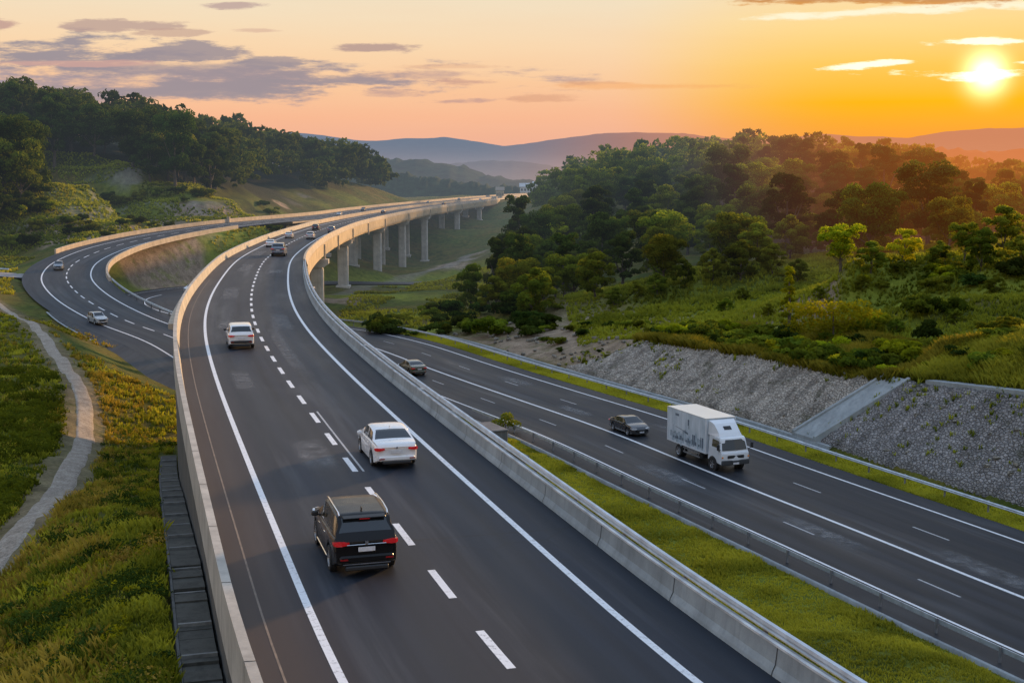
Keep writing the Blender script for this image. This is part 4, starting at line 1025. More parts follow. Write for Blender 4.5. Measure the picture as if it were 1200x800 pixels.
def visible_mask(pts, hh, margin=1.0):
    """keep trees whose top can be seen over the ones nearer the camera (coarse skyline test from several heights)"""
    order = sorted(range(len(pts)), key=lambda i: math.hypot(*pts[i])); sky_ = {}; keep = []
    z = gz([p[0] for p in pts], [p[1] for p in pts])
    for i in order:
        x, y = pts[i]; D = math.hypot(x, y); az = math.atan2(x, y); top = (z[i] + hh - 10) / D; low = (z[i] + hh * .35 - 10) / D
        b0 = int((az - 3.2 / D) * 250); b1 = int((az + 3.2 / D) * 250)
        if any(top * 1 > sky_.get(b, -9) - .004 * margin for b in range(b0, b1 + 1)): keep.append((i, z[i]))
        for b in range(b0, b1 + 1): sky_[b] = max(sky_.get(b, -9), low)
    return keep
LEFT_F = [(-95, 335), (-110, 300), (-105, 268), (-130, 262), (-210, 270), (-330, 300), (-420, 420), (-380, 640), (-220, 660), (-120, 640), (-56, 660), (-56, 600), (-66, 545), (-78, 500), (-88, 450), (-84, 400)]
RIGHT_F = [(-2, 186), (4, 172), (14, 170), (30, 176), (45, 196), (70, 196), (95, 190), (140, 175), (230, 230), (420, 520), (440, 760), (120, 800), (50, 760), (14, 640), (10, 560), (22, 480), (12, 400), (2, 330), (-2, 280), (-4, 240), (-7, 210)]
LB = [(-200, 205), (0, 208), (60, 200), (130, 194), (146, 196), (168, 220), (230, 230), (300, 236), (322, 222), (362, 222), (370, 232), (400, 228), (440, 226), (470, 222), (600, 215)]
def left_ok(x, y, z):
    px = 600 + 1500 * x / y * 1.0; py = 212 - 1500 * (z - 10) / y
    return py < np.interp(px, [p[0] for p in LB], [p[1] for p in LB]) or (px < 42 and py < 285 and py > 215)
LT = scatter(LEFT_F + [], 5.4, 3, .0006); RT = scatter(RIGHT_F, 6.0, 4, .0014)
RB = [(440, 372), (480, 383), (600, 388), (690, 358), (760, 338), (830, 322), (900, 314), (1000, 308), (1060, 318), (1130, 300), (1300, 290)]
_z = gz([p[0] for p in RT], [p[1] for p in RT])
def right_ok(x, y, z):
    px = 600 + 1500 * x / y; py = 212 - 1500 * (z - 10) / y; return py < np.interp(px, [p[0] for p in RB], [p[1] for p in RB]) and py - 1500 * 13.5 / y > np.interp(px, [480, 500, 520, 600, 625, 650, 700, 1040, 1070, 1110, 1150, 1300], [320, 285, 262, 232, 198, 178, 166, 166, 180, 188, 192, 186])
RT = [p for p, z_ in zip(RT, _z) if right_ok(p[0], p[1], z_)]
_z = gz([p[0] for p in LT], [p[1] for p in LT]); LT = [p for p, z_ in zip(LT, _z) if left_ok(p[0], p[1], z_)]
kl = visible_mask(LT, 12); kr = visible_mask(RT, 11)
cand = [(math.hypot(*LT[i]), *LT[i], z, 'L') for i, z in kl] + [(math.hypot(*RT[i]), *RT[i], z, 'R') for i, z in kr]
cand = [c for c in cand if abs(c[1] / c[2]) < .50]
cand.sort(); print('forest candidates', len(cand), len(kl), len(kr))
NEAR = cand[:270]; FARC = cand[270:]
for D, x, y, z, side in NEAR:
    if D < 0: continue
    k = tvr.choice(range(8)); k = tvr.choice([0, 1, 2, 3, 6, 4]) if side == 'L' or tvr.random() < .5 else tvr.choice([4, 5, 7])
    s = tvr.uniform(.8, 1.2) * (1.15 if side == 'L' else .98)
    if side == 'R': s *= .72 if y < 200 else (.82 if y < 300 else .95)
    if side == 'L': add_tree(PROT[k], x, y, z, s, 'dark leafy tree standing in the forest on the hillside left of the ramp', 'forest trees on the left hillside')
    else: add_tree(PROT[k], x, y, z, s, 'dark leafy tree standing in the forest right of the viaduct', 'forest trees on the right hillside')
# the far forest reads as one mass
def far_forest(cands, seed, mat):
    rg = np.random.default_rng(seed); Vs = []; Fs = []; Ss = []; b = 0
    lows = []
    for i, k in enumerate(['round', 'umbrella', 'round', 'umbrella', 'round', 'tall']):
        h = [11, 13, 9, 12, 12, 14][i]; w = [9.5, 10.5, 9.5, 11, 8, 8][i]
        cl = crown_clumps(rg, h - 1, w, h * .25, 26, k); lows.append((leaf_cloud(rg, cl, 26, .62), leaf_cloud(rg, cl, 12, .95)))
    for D, x, y, z, side in cands:
        V, F, S = lows[rg.integers(len(lows))][0 if D < 520 else 1]
        th = rg.random() * 6.28; s = rg.uniform(.75, 1.3) * (1.1 if side == 'L' else 1.); c, sn = math.cos(th) * s, math.sin(th) * s
        V2 = np.stack([V[:, 0] * c - V[:, 1] * sn + x, V[:, 0] * sn + V[:, 1] * c + y, V[:, 2] * s * rg.uniform(.9, 1.15) + z], -1)
        Vs.append(V2); Fs.append(F + b); b += len(V2); Ss.append(np.clip(S * rg.uniform(.35, 1.5), 0, 1))
    return mesh_np('far_forest', np.concatenate(Vs), np.concatenate(Fs), mat, vcol={'tint': np.concatenate(Ss)})
fo = link('far_forest', far_forest([c for c in FARC if c[4] == 'R'], 8, M_LEAF_M)); tag(fo, 'distant dense forest covering the right hills behind the nearer trees', 'forest', kind='stuff')
fo = link('far_forest', far_forest([c for c in FARC if c[4] == 'L'], 9, M_LEAF)); tag(fo, 'dark forest covering the left hillside behind the nearer trees', 'forest', kind='stuff')

# single trees and bushes one can point at
SOLO = [ (985, 322, YEL[0], 0, 'bright yellow-green spreading tree lit by the low sun in front of the right hillside forest'),
         (868, 330, PROT[7], 0, 'round mid-green tree with a short trunk at the edge of the soil clearing'),
         (652, 300, YEL[0], 0, 'tall dark tree with a bright yellow-green top above the middle forest'),
         (1150, 318, PROT[5], 0, 'bushy sunlit tree on the top of the grassy mound at the right'),
         (1060, 312, YEL[1], 0, 'pale yellow-green tree left of the grassy mound')]
for (px, py, pr, _, lab), hpx in zip(SOLO, (58, 48, 40, 50, 44)):
    h = hit(px, py)
    if h: add_tree(pr, h[0], h[1], h[2], hpx * h[1] / 1500 / pr[2], lab, None, sz=1)
for px, py, hp, k in [(770, 345, 26, 7), (800, 338, 34, 5), (835, 330, 40, 7), (905, 322, 36, 5), (935, 330, 28, 7), (1020, 320, 38, 5), (1100, 316, 34, 7), (1130, 306, 46, 4), (1175, 300, 60, 5), (1195, 318, 44, 7), (745, 352, 22, 5), (1088, 338, 18, 7), (1165, 345, 24, 7),
                    (720, 360, 24, 5), (870, 352, 16, 7), (1010, 345, 20, 5), (960, 350, 16, 7), (1120, 380, 20, 7), (1180, 395, 26, 5), (1050, 390, 18, 7), (900, 372, 18, 5), (850, 368, 20, 7)]:
    h = hit(px, py)
    if h: add_tree(PROT[k], h[0], h[1], h[2], hp * h[1] / 1500 / PROT[k][2], 'small round leafy tree scattered over the open grassy slope in front of the right forest', 'small trees on the open right slope', sz=1)
# the slender young tree and the yellow-leaved bush on the bank
def small_plant(name, cat, px, py, hpx, lab, clumps, mat, per=120, size=.13, group=None):
    h = hit(px, py)
    if not h: print('no hit', px, py); return
    s = hpx * h[1] / 1500; T = thing(name, lab, cat, h, 0, group)
    rg = np.random.default_rng(px); cl = [(a * s, b * s, c * s, r * s, t) for a, b, c, r, t in clumps]
    V, F, S = leaf_cloud(rg, cl, per, size); link('foliage' if cat != 'tree' else 'crown', mesh_np('foliage', V, F, mat, vcol={'tint': S}), T)
    MB().tube([(0, 0, -.3), (.02 * s, 0, .4 * s), (0, 0, .8 * s)], [.03 * s, .02 * s, .008 * s], 6).obj('trunk', M_BARK, T)
small_plant('young_tree', 'tree', 923, 398, 85, 'slender young tree with sparse upright leaves on the bank above the stone slope', [(.1 * math.sin(k * 2.4) * (1.1 - k / 26), .08 * math.cos(k * 1.7), .2 + k * .031, .045 + .02 * math.sin(k * 5.1), .35 + .025 * k) for k in range(26)], M_LEAF_Y, 60, .16)
small_plant('bush', 'bush', 975, 408, 56, 'bright yellow-leaved bush glowing in the sun above the stone slope', [(x / 10, (x * 7 % 5 - 2) / 12, .75 + .12 * math.sin(x * 2.3), .24, 1) for x in range(-8, 9, 1)] + [(x / 10, .1, .4, .3, .25) for x in range(-8, 9, 2)], M_LEAF_Y, 120, .15)
small_plant('bush', 'bush', 1085, 405, 30, 'round dark bush at the foot of the grassy mound', [(0, 0, .5, .45, .35), (.3, 0, .4, .35, .3), (-.3, 0, .4, .3, .5), (.1, 0, .8, .3, .6)], M_LEAF, 260, .15)
small_plant('bush', 'bush', 592, 508, 24, 'dark bush growing behind the concrete block by the median barrier', [(0, 0, .5, .5, .35), (.45, 0, .4, .4, .4), (-.4, 0, .45, .4, .5), (.1, .1, .8, .35, .7)], M_LEAF_M, 260, .09)
# bushes in groups
BUSH = []
for i in range(6):
    rg = np.random.default_rng(70 + i); cl = [(rg.normal() * .5, rg.normal() * .5, .25 + rg.random() * .65, rg.uniform(.3, .5), rg.random()) for _ in range(12)]
    V, F, S = leaf_cloud(rg, cl, 110, .11); BUSH.append([mesh_np('foliage', V, F, m_, vcol={'tint': S}) for m_ in (M_LEAF_M, M_LEAF_Y, M_LEAF)])
def bush(x, y, z, s, k, label, group):
    o = link('bush', BUSH[tvr.randrange(6)][k], loc=(x, y, z - .1)); o.rotation_euler.z = tvr.uniform(0, 6.28); o.scale = (s * tvr.uniform(.9, 1.4), s * tvr.uniform(.9, 1.4), s * tvr.uniform(.8, 1.2))
    return tag(o, label, 'bush', group)
for i in range(95):
    a = LOW.at_y(tvr.uniform(97, 134)); q = tvr.random(); p = LOW.pos(a, 14.6 + float(bank_w(a)) + q * 9)[0]; z = float(gz(p[0], p[1])[0])
    bush(p[0], p[1], z, tvr.uniform(.8, 1.7), tvr.choice([0, 0, 1, 2, 0]), 'leafy green bush in the thicket along the top of the stone slope', 'bushes along the top of the stone slope')
for i in range(36):
    a = LOW.at_y(tvr.uniform(62, 97)); p = LOW.pos(a, 16 + float(bank_w(a)) + tvr.random() * 14)[0]; z = float(gz(p[0], p[1])[0])
    bush(p[0], p[1], z, tvr.uniform(.5, 1.1), tvr.choice([0, 0, 1]), 'low green bush on the grassy bank above the rubble slope', 'bushes above the rubble slope')
for i in range(46):
    a = LOW.at_y(tvr.uniform(128, 172)); p = LOW.pos(a, 15 + tvr.random() * 18)[0]; z = float(gz(p[0], p[1])[0])
    bush(p[0], p[1], z, tvr.uniform(.3, .9), tvr.choice([0, 0, 2]), 'small scrubby bush on the bare soil bank', 'scrub on the soil bank')
for i in range(90):
    px = tvr.uniform(440, 640); py = tvr.uniform(330, 396); h = hit(px, py)
    if not h or h[0] < -22 or (py - 330) / 66 < (640 - px) / 300: continue
    bush(*h, tvr.uniform(.8, 2.0), tvr.choice([0, 2, 2]), 'dark shrub at the foot of the forest below the viaduct', 'shrubs below the viaduct forest')
n_ = 0
for i in range(900):
    px = tvr.uniform(0, 330); py = tvr.uniform(215, 290); h = hit(px, py)
    if not h: continue
    if abs(RAMP.nearest(np.array([h[0]]), np.array([h[1]]))[1][0]) < 11 or h[1] > 420: continue
    if vnoise(np.array([h[0]]), np.array([h[1]]), 22, 6)[0] < .56 and not (px < 62 and py > 215): continue
    s_ = tvr.uniform(.8, 2.2) * (1.5 if px < 62 else 1)
    bush(*h, s_, tvr.choice([0, 2, 0, 1]) if px < 62 else tvr.choice([0, 2]), 'shrub on the terraced green hillside left of the ramp', 'shrubs on the left hillside'); n_ += 1
    if n_ > 55: break
for i in range(22):
    px = tvr.uniform(1010, 1200); py = tvr.uniform(300, 345) if i % 2 else tvr.uniform(370, 440); h = hit(px, py)
    if h: bush(*h, tvr.uniform(.8, 1.9), tvr.choice([0, 1, 0, 2]), 'shrub growing on the grassy mound at the right', 'shrubs on the right mound')

# ------------------------------------------------------------------ grass and weeds
def blades(X, Y, Z, hgt, wid, nb, rg, tint):
    n = len(X); N = n * nb
    x = np.repeat(X, nb) + rg.normal(size=N) * .10; y = np.repeat(Y, nb) + rg.normal(size=N) * .10; z = np.repeat(Z, nb)
    h = np.repeat(hgt, nb) * rg.uniform(.5, 1.25, N); th = rg.random(N) * 6.283; ln = rg.uniform(.15, .75, N) * h
    dx, dy = np.cos(th), np.sin(th); w = np.repeat(wid, nb) * rg.uniform(.6, 1.4, N)
    V = np.zeros((N, 4, 3))
    V[:, 0] = np.stack([x - dy * w, y + dx * w, z - .05], -1); V[:, 1] = np.stack([x + dy * w, y - dx * w, z - .05], -1)
    V[:, 2] = np.stack([x + dx * ln * .45 + dy * w * .8, y + dy * ln * .45 - dx * w * .8, z + h * .62], -1)
    V[:, 3] = np.stack([x + dx * ln, y + dy * ln, z + h * .9], -1)
    F = np.arange(N * 4).reshape(-1, 4); ti = np.repeat(tint, nb)[:, None] + np.array([-.35, -.35, .05, .2])[None] + rg.uniform(-.12, .12, (N, 1))
    return V.reshape(-1, 3), F, np.clip(ti, 0, 1).ravel()
def grass_field(name, label, X, Y, hf, seed, mat, nb=7, wid=.016, lift=0):
    rg = np.random.default_rng(seed); Z = height(X, Y) + lift; hgt, tint = hf(X, Y, rg)
    D = np.hypot(X, Y); k = hgt > .02; X, Y, Z, hgt, tint, D = X[k], Y[k], Z[k], hgt[k], tint[k], D[k]
    V, F, S = blades(X, Y, Z, hgt, wid * (1 + D / 45), nb, rg, tint)
    return tag(link(name, mesh_np(name, V, F, mat, vcol={'tint': S})), label, 'grass', kind='stuff')
rg = np.random.default_rng(21)
def front_pts(n, seed, y0=13, y1=118):
    r = np.random.default_rng(seed); Y = y0 * (y1 / y0) ** r.random(n); X = -r.uniform(.12, .56, n) * Y - 1
    a, d = MAIN.nearest(X, Y); ok = d < np.where(Y > 80, -5.7, -6.6)
    a, d2 = RAMP.nearest(X, Y); ok &= ~((np.abs(d2) < 7.6) | ((d2 < 0) & (d2 > -17) & (Y > 99) & (Y < 150) & (d2 > -16)))
    a, d3 = PPATH.nearest(X, Y); ok &= np.abs(d3) > 1.1 + .5 * r.random(n)
    return X[ok], Y[ok]
def hf_green(X, Y, r):
    p = vnoise(X, Y, 3.2, 8) * .6 + vnoise(X, Y, 1.1, 9) * .4; md, dd = MAIN.nearest(X, Y)
    lo = PPATH.nearest(X, Y)[1]; 
    return np.where(r.random(len(X)) < (.25 + .7 * vnoise(X, Y, 1.4, 61)) * np.where(PPATH.nearest(X, Y)[1] > 0, .45 + .55 * smooth(dd, -11, -7.5), 1), .14 + .42 * p ** 1.5, 0), .02 + .8 * vnoise(X, Y, 1.7, 13) ** 1.4 + .12 * r.random(len(X))
def hf_gold(X, Y, r):
    p = vnoise(X, Y, 2.4, 18); d = MAIN.nearest(X, Y)[1]; edge = smooth(-d, 7.6, 11); pd = PPATH.nearest(X, Y)[1]; side = smooth(pd, -.3, 1.2)
    k = (r.random(len(X)) < (.12 + .88 * smooth(p, .32, .6)) * edge * (.10 + .90 * side))
    return np.where(k, .20 + .5 * p * r.random(len(X)), 0), .05 + .9 * vnoise(X, Y, 1.1, 23) * r.uniform(.6, 1.1, len(X))
X, Y = front_pts(80000, 1, 13, 170); grass_field('grass', 'rough green grass on the bank left of the raised carriageway', X, Y, hf_green, 2, M_GRASS, 7)
X, Y = front_pts(80000, 3, 13, 165); grass_field('weeds', 'golden brown weeds on the bank between the footpath and the raised carriageway', X, Y, hf_gold, 4, M_GRASS_D, 7, .014)
# low leafy weeds: small clumps of broad leaves
def leafy(name, label, X, Y, smin, smax, per, size, mat, seed, cat='weeds'):
    r = np.random.default_rng(seed); Z = height(X, Y); s = r.uniform(smin, smax, len(X))
    V, F, S = leaf_cloud(r, np.stack([X, Y, Z + s * .3, s, vnoise(X, Y, 2.0, seed) * .9], -1), per, size, .8, .3)
    return tag(link(name, mesh_np(name, V, F, mat, vcol={'tint': S})), label, cat, kind='stuff')
X, Y = front_pts(12000, 5); k = (vnoise(X, Y, 2.2, 33) > .46) & (vnoise(X, Y, .8, 34) > .35); leafy('weeds', 'dark leafy weeds scattered through the grass on the left bank', X[k], Y[k], .12, .40, 60, .05, M_LEAF, 6)
X, Y = front_pts(3000, 15); k = (vnoise(X, Y, 1.8, 43) > .55); leafy('weeds', 'bright green leafy weeds on the left bank near the drain', X[k], Y[k], .10, .30, 50, .045, M_LEAF_Y, 26)
X, Y = front_pts(9000, 7, 40, 110); pd = PPATH.nearest(X, Y)[1]; k = (pd < -1.5) & (vnoise(X, Y, 2.6, 35) > .38); leafy('ground_cover', 'low dark green scrub on the field left of the footpath', X[k], Y[k], .25, .7, 55, .085, M_LEAF_M, 16)
X, Y = front_pts(9000, 25, 13, 120); pd = PPATH.nearest(X, Y)[1]; k = (vnoise(X, Y, 1.5, 53) > .52) & (pd > .5); leafy('weeds', 'dry ochre shrubby weeds on the bank between footpath and drain', X[k], Y[k], .12, .42, 46, .04, M_GRASS_D, 36)
# verge below the barrier and strips along the lower road
r = np.random.default_rng(41); A = r.uniform(LOW.at_y(35), LOW.at_y(140), 52000); d = -8.6 - r.random(len(A)) * 13 ** 1.0
p = LOW.pos(A, 0); nx = np.interp(A, LOW.S, LOW.N[:, 0]); ny = np.interp(A, LOW.S, LOW.N[:, 1]); X = p[:, 0] + nx * d; Y = p[:, 1] + ny * d; md = MAIN.nearest(X, Y)[1]; k = md > 6.6; X, Y = X[k], Y[k]
grass_field('grass', 'bright green grass strip below the median barrier beside the lower road', X, Y, lambda X, Y, r: (.08 + .26 * vnoise(X, Y, 1.9, 3) ** 2, .25 + .75 * vnoise(X, Y, 2.2, 12)), 42, M_GRASS, 7, .014)
A = r.uniform(LOW.at_y(40), LOW.at_y(175), 26000); d = np.where(r.random(len(A)) < .6, r.uniform(9.45, 12.2, len(A)), r.uniform(9.45, 10.4, len(A)))
p = LOW.pos(A, 0); nx = np.interp(A, LOW.S, LOW.N[:, 0]); ny = np.interp(A, LOW.S, LOW.N[:, 1]); X = p[:, 0] + nx * d; Y = p[:, 1] + ny * d
grass_field('grass', 'grass growing round the posts of the far guardrail', X, Y, lambda X, Y, r: (.10 + .2 * vnoise(X, Y, 1.6, 3), .35 + .65 * vnoise(X, Y, 2.6, 12)), 43, M_GRASS, 6, .015)
def bank_field(name, label, n, y0, y1, d0, d1, h0, h1, seed, mat):
    r = np.random.default_rng(seed); A = r.uniform(LOW.at_y(y0), LOW.at_y(y1), n); d = 13.6 + bank_w(A) + r.uniform(d0, d1, n)
    p = LOW.pos(A, 0); nx = np.interp(A, LOW.S, LOW.N[:, 0]); ny = np.interp(A, LOW.S, LOW.N[:, 1]); X = p[:, 0] + nx * d; Y = p[:, 1] + ny * d
    grass_field(name, label, X, Y, lambda X, Y, r: (h0 + (h1 - h0) * vnoise(X, Y, 2.6, 3), .35 + .7 * vnoise(X, Y, 3.1, 12)), seed, mat, 7, .018)
bank_field('grass', 'tall yellow-green grass crowning the stone slope', 17000, 96, 134, -.4, 11, .45, 1.3, 60, M_GRASS)
bank_field('grass', 'tall golden grass on the hump above the rubble slope', 12000, 66, 96, .8, 14, .4, 1.2, 61, M_GRASS)
# sparse weeds rooted between the stones
r = np.random.default_rng(90); A = r.uniform(LOW.at_y(60), LOW.at_y(140), 700); q = r.random(700) ** .6; d = 13.7 + bank_w(A) * q
p = LOW.pos(A, 0); nx = np.interp(A, LOW.S, LOW.N[:, 0]); ny = np.interp(A, LOW.S, LOW.N[:, 1]); X = p[:, 0] + nx * d; Y = p[:, 1] + ny * d; k = vnoise(X, Y, 4, 91) > .52; X, Y = X[k], Y[k]
grass_field('weeds', 'sparse weeds growing between the stones of the slopes', X, Y, lambda X, Y, r: (.15 + .3 * r.random(len(X)), .2 + .6 * r.random(len(X))), 92, M_GRASS, 9, .016, .22)
# coarse tussocks on the banks and hillsides
def hills_pts(n, seed, x0, x1, y0, y1):
    r = np.random.default_rng(seed); X = r.uniform(x0, x1, n); Y = r.uniform(y0, y1, n)
    ok = np.abs(MAIN.nearest(X, Y)[1]) > 8
    ok &= np.abs(RAMP.nearest(X, Y)[1]) > 8.4
    dl = LOW.nearest(X, Y)[1]; ok &= ~((dl > -10) & (dl < 21.5) & (Y < 150)); ok &= ~((np.abs(dl) < 14) & (Y >= 150))
    return X[ok], Y[ok]
X, Y = hills_pts(42000, 51, 8, 90, 92, 225); grass_field('grass', 'tussocky grass over the bank and mounds at the right', X, Y, lambda X, Y, r: (.25 + .55 * vnoise(X, Y, 4, 3), .3 + .9 * vnoise(X, Y, 5.6, 12)), 44, M_GRASS, 6, .02)
X, Y = hills_pts(26000, 52, -115, -5, 180, 330); grass_field('grass', 'tussocky grass in the valley and inside the ramp loop', X, Y, lambda X, Y, r: (np.where(vnoise(X, Y, 9, 77) > .4, .25 + .5 * vnoise(X, Y, 4, 3), 0), .2 + .8 * vnoise(X, Y, 5.6, 12)), 45, M_GRASS, 5, .02)
X, Y = hills_pts(24000, 53, -190, -70, 268, 380); grass_field('grass', 'tussocky grass on the terraced hillside left of the ramp', X, Y, lambda X, Y, r: (np.where(vnoise(X, Y, 12, 78) > .4, .3 + .6 * vnoise(X, Y, 4, 3), 0), .05 + .6 * vnoise(X, Y, 9.6, 12)), 46, M_GRASS, 5, .02)
X, Y = hills_pts(26000, 54, 25, 60, 62, 96); grass_field('grass', 'long grass above the rubble slope', X, Y, lambda X, Y, r: (.3 + .5 * vnoise(X, Y, 4, 3), .1 + .9 * vnoise(X, Y, 5.6, 12)), 47, M_GRASS, 6, .018)

# ------------------------------------------------------------------ hills far off
def hill(name, y, x0, x1, prof, color, seed, depth=400, amp=4., fine=0.):
    nx = 420; X = np.linspace(x0, x1, nx); rows = [(-depth, 0), (-depth * .7, .3), (-depth * .45, .62), (-depth * .25, .84), (-depth * .1, .96), (0, 1.0), (depth * .5, .6), (depth, .0)]
    px = 600 + 1500 * X / y; H = np.interp(px, [p[0] for p in prof], [p[1] for p in prof]); top = 10 + (212 - H) / 1500 * y
    V = []
    for k, (dy, f) in enumerate(rows):
        z = -30 + (top + 30) * f + (vnoise(X, X * 0 + k * 37, (x1 - x0) / 60, seed) - .5) * amp * (1 if f < 1 else .6) + (vnoise(X, X * 0 + k * 11, (x1 - x0) / 220, seed + 1) - .5) * fine
        V.append(np.stack([X, np.full_like(X, y + dy), z], -1))
    V = np.stack(V, 0); idx = np.arange(V.shape[0] * nx).reshape(V.shape[:2]); F = np.stack([idx[:-1, :-1], idx[:-1, 1:], idx[1:, 1:], idx[1:, :-1]], -1).reshape(-1, 4)
    def b(t):
        o = t.new('ShaderNodeTexCoord').outputs['Object']; n = t.noise(t.mapping(o, (1, 1, 2.5)), 14. / depth, 6, .7)
        return pbsdf(t, t.mix(t.rng(n, .35, .65), tuple(c * .45 for c in color), tuple(c * 1.5 for c in color)), 1., 0, .05)
    return struct(name, mesh_np(name, V.reshape(-1, 3), F, material('hill_%d' % seed, b), smooth=True))
hill('far_hills', 7500, -3600, 3900, [(300, 168), (340, 156), (380, 160), (430, 166), (470, 164), (520, 162), (550, 165), (590, 172), (640, 166), (700, 158), (740, 156), (800, 158), (850, 163), (900, 164), (960, 158), (1000, 161), (1060, 162), (1100, 156), (1150, 152), (1250, 149)], (.05, .06, .05), 3, 900, 14, 4)
hill('distant_hills', 3400, -1700, 1800, [(200, 180), (330, 190), (400, 196), (500, 194), (560, 189), (620, 190), (680, 200), (800, 190), (950, 178), (1010, 176), (1060, 174), (1100, 172), (1180, 170), (1250, 172)], (.04, .05, .03), 4, 500, 10, 5)
hill('wooded_ridge', 1500, -760, 760, [(150, 200), (330, 196), (420, 186), (450, 186), (500, 188), (540, 194), (570, 203), (620, 213), (660, 212), (800, 205), (1000, 196), (1060, 178), (1100, 174), (1150, 178), (1200, 175)], (.03, .045, .02), 5, 240, 6, 6)
hill('wooded_ridge', 1000, -420, 60, [(150, 220), (380, 214), (430, 200), (470, 201), (510, 208), (550, 213), (590, 218), (640, 223)], (.025, .04, .018), 6, 120, 4, 5)
# ------------------------------------------------------------------ vehicles (nose towards +X, wheels on z = 0)
def paint(name, col, metal=.0, rough=.25): return plain(name, col, rough, metal, coat=.8, var=.03)
M_GLASS = plain('tinted_glass', (.012, .016, .020), .06, 0, spec=.8, var=.02)
M_GLASS_S = plain('side_glass', (.035, .035, .025), .08, 0, spec=.9, var=.1)
M_RUBBER = plain('tyre_rubber', (.018, .018, .019), .8); M_RIM = plain('alloy_rim', (.45, .46, .48), .3, .8)
M_PLAST = plain('black_plastic', (.02, .021, .023), .55); M_CHROME = plain('chrome', (.75, .76, .78), .15, 1.)
M_RED = plain('tail_lamp', (.42, .008, .012), .15, coat=.6, emit=(1, .03, .03), es=.10); M_RED_D = plain('reflector_red', (.25, .006, .008), .3)
M_HEAD = plain('head_lamp', (.65, .68, .72), .12, .2, coat=.5); M_PLATE = plain('number_plate', (.62, .63, .66), .5, var=.12, scale=9)
def interp(x, pts):
    return float(np.interp(x, [p[0] for p in pts], [p[1] for p in pts]))
def smin(x, pts):
    """smooth interpolation"""
    e = .05; return (interp(x - e, pts) + 2 * interp(x, pts) + interp(x + e, pts)) / 4
def car_meshes(sp, n=96):
    """loft the body; returns dict part -> (V, F)"""
    L = sp['L'] / 2; W = sp['W'] / 2; wr = sp['wr']; xs = sorted(set([round(-L + 2 * L * (0.5 - .5 * math.cos(math.pi * i / n)) * 1.0, 4) for i in range(n + 1)] +
                    [round(wx + math.cos(q * math.pi / 14) * (wr + .07), 4) for wx in sp['wx'] for q in range(15)] + [round(k, 4) for k in sp['cuts']]))
    xs = [x for i, x in enumerate(xs) if i == 0 or x - xs[i - 1] > .004 or x in (L, -L)]
    rows = []
    for x in xs:
        zt = smin(x, sp['top']); belt = min(smin(x, sp['belt']), zt); wm = W * smin(x, sp['plan']); sill = smin(x, sp['sill'])
        for wx in sp['wx']:
            q = (wr + .07) ** 2 - (x - wx) ** 2
            if q > 0: sill = max(sill, wr + math.sqrt(q))
        sill = min(sill, belt - .12)
        cab = max(0., min(1., (zt - belt - .02) / .35)); rw = wm * (1 - sp['tumble'] * cab) if cab > 0 else wm * .90
        sh = belt - .10
        mid = (sill + belt) / 2
        r = [(0, sill), (wm * .90, sill), (wm * .985, sill + .03), (wm * 1.0, mid), (wm * .995, sh - .02 * 0), (wm * .965, belt - .015), (wm * .93, belt)]
        uz = zt - belt
        top1 = (wm * .93 + (rw - wm * .93) * .94 if cab > 0 else wm * .86, belt + uz * .90)
        r += [(wm * .93 + (top1[0] - wm * .93) * .08, belt + uz * .10), (wm * .93 + (top1[0] - wm * .93) * .5, belt + uz * .5), top1, (top1[0] - .07 - .04 * cab, zt), (top1[0] * .75, zt + .012), (top1[0] * .35, zt + .022), (0, zt + .025)]
        rows.append(r)
    nr = len(rows[0]); V = []
    for x, r in zip(xs, rows):
        bow = sp.get('bow', .10)
        for (y, z) in r:
            # ends bow in plan
            f = 0
            if x > L * .86: f = -bow * (y / W) ** 2 * (x - L * .86) / (L * .14)
            if x < -L * .86: f = bow * .8 * (y / W) ** 2 * (-L * .86 - x) / (L * .14)
            V.append((x + f, y, z))
    m = len(xs); base = len(V)
    V += [(v[0], -v[1], v[2]) for v in V]
    out = {'body': [], 'windscreen': [], 'rear_window': [], 'underbody': []}
    for q in range(len(sp['side'])): out['side_window_%d' % q] = []; out['side_windowR_%d' % q] = []
    def region(i, k):
        xm = (xs[i] + xs[i + 1]) / 2
        if k == 0: return 'underbody'
        if 7 <= k <= 8:
            for q, (a, b) in enumerate(sp['side']):
                if a < xm < b and (rows[i][9][1] - rows[i][6][1]) > .10: return 'side_window_%d' % q
        if k >= 10:
            if sp['ws'][0] < xm < sp['ws'][1]: return 'windscreen'
            if sp['rw'][0] < xm < sp['rw'][1]: return 'rear_window'
        return 'body'
    for i in range(m - 1):
        for k in range(nr - 1):
            a, b, c, d = i * nr + k, i * nr + k + 1, (i + 1) * nr + k + 1, (i + 1) * nr + k
            rg_ = region(i, k)
            out[rg_].append((a, d, c, b)); out[rg_.replace('window_', 'windowR_') if rg_.startswith('side') else rg_].append((base + a, base + b, base + c, base + d))
    for i in (0, m - 1):
        for k in range(nr - 1):
            a, b = i * nr + k, i * nr + k + 1
            f = (a, b, base + b, base + a); out['body'].append(f if i == 0 else f[::-1])
    res = {}
    for nm, fs in out.items():
        used = sorted(set(v for f in fs for v in f)); mp = {v: j for j, v in enumerate(used)}
        if used: res[nm] = ([V[v] for v in used], [tuple(mp[v] for v in f) for f in fs])
    return res, rows, xs
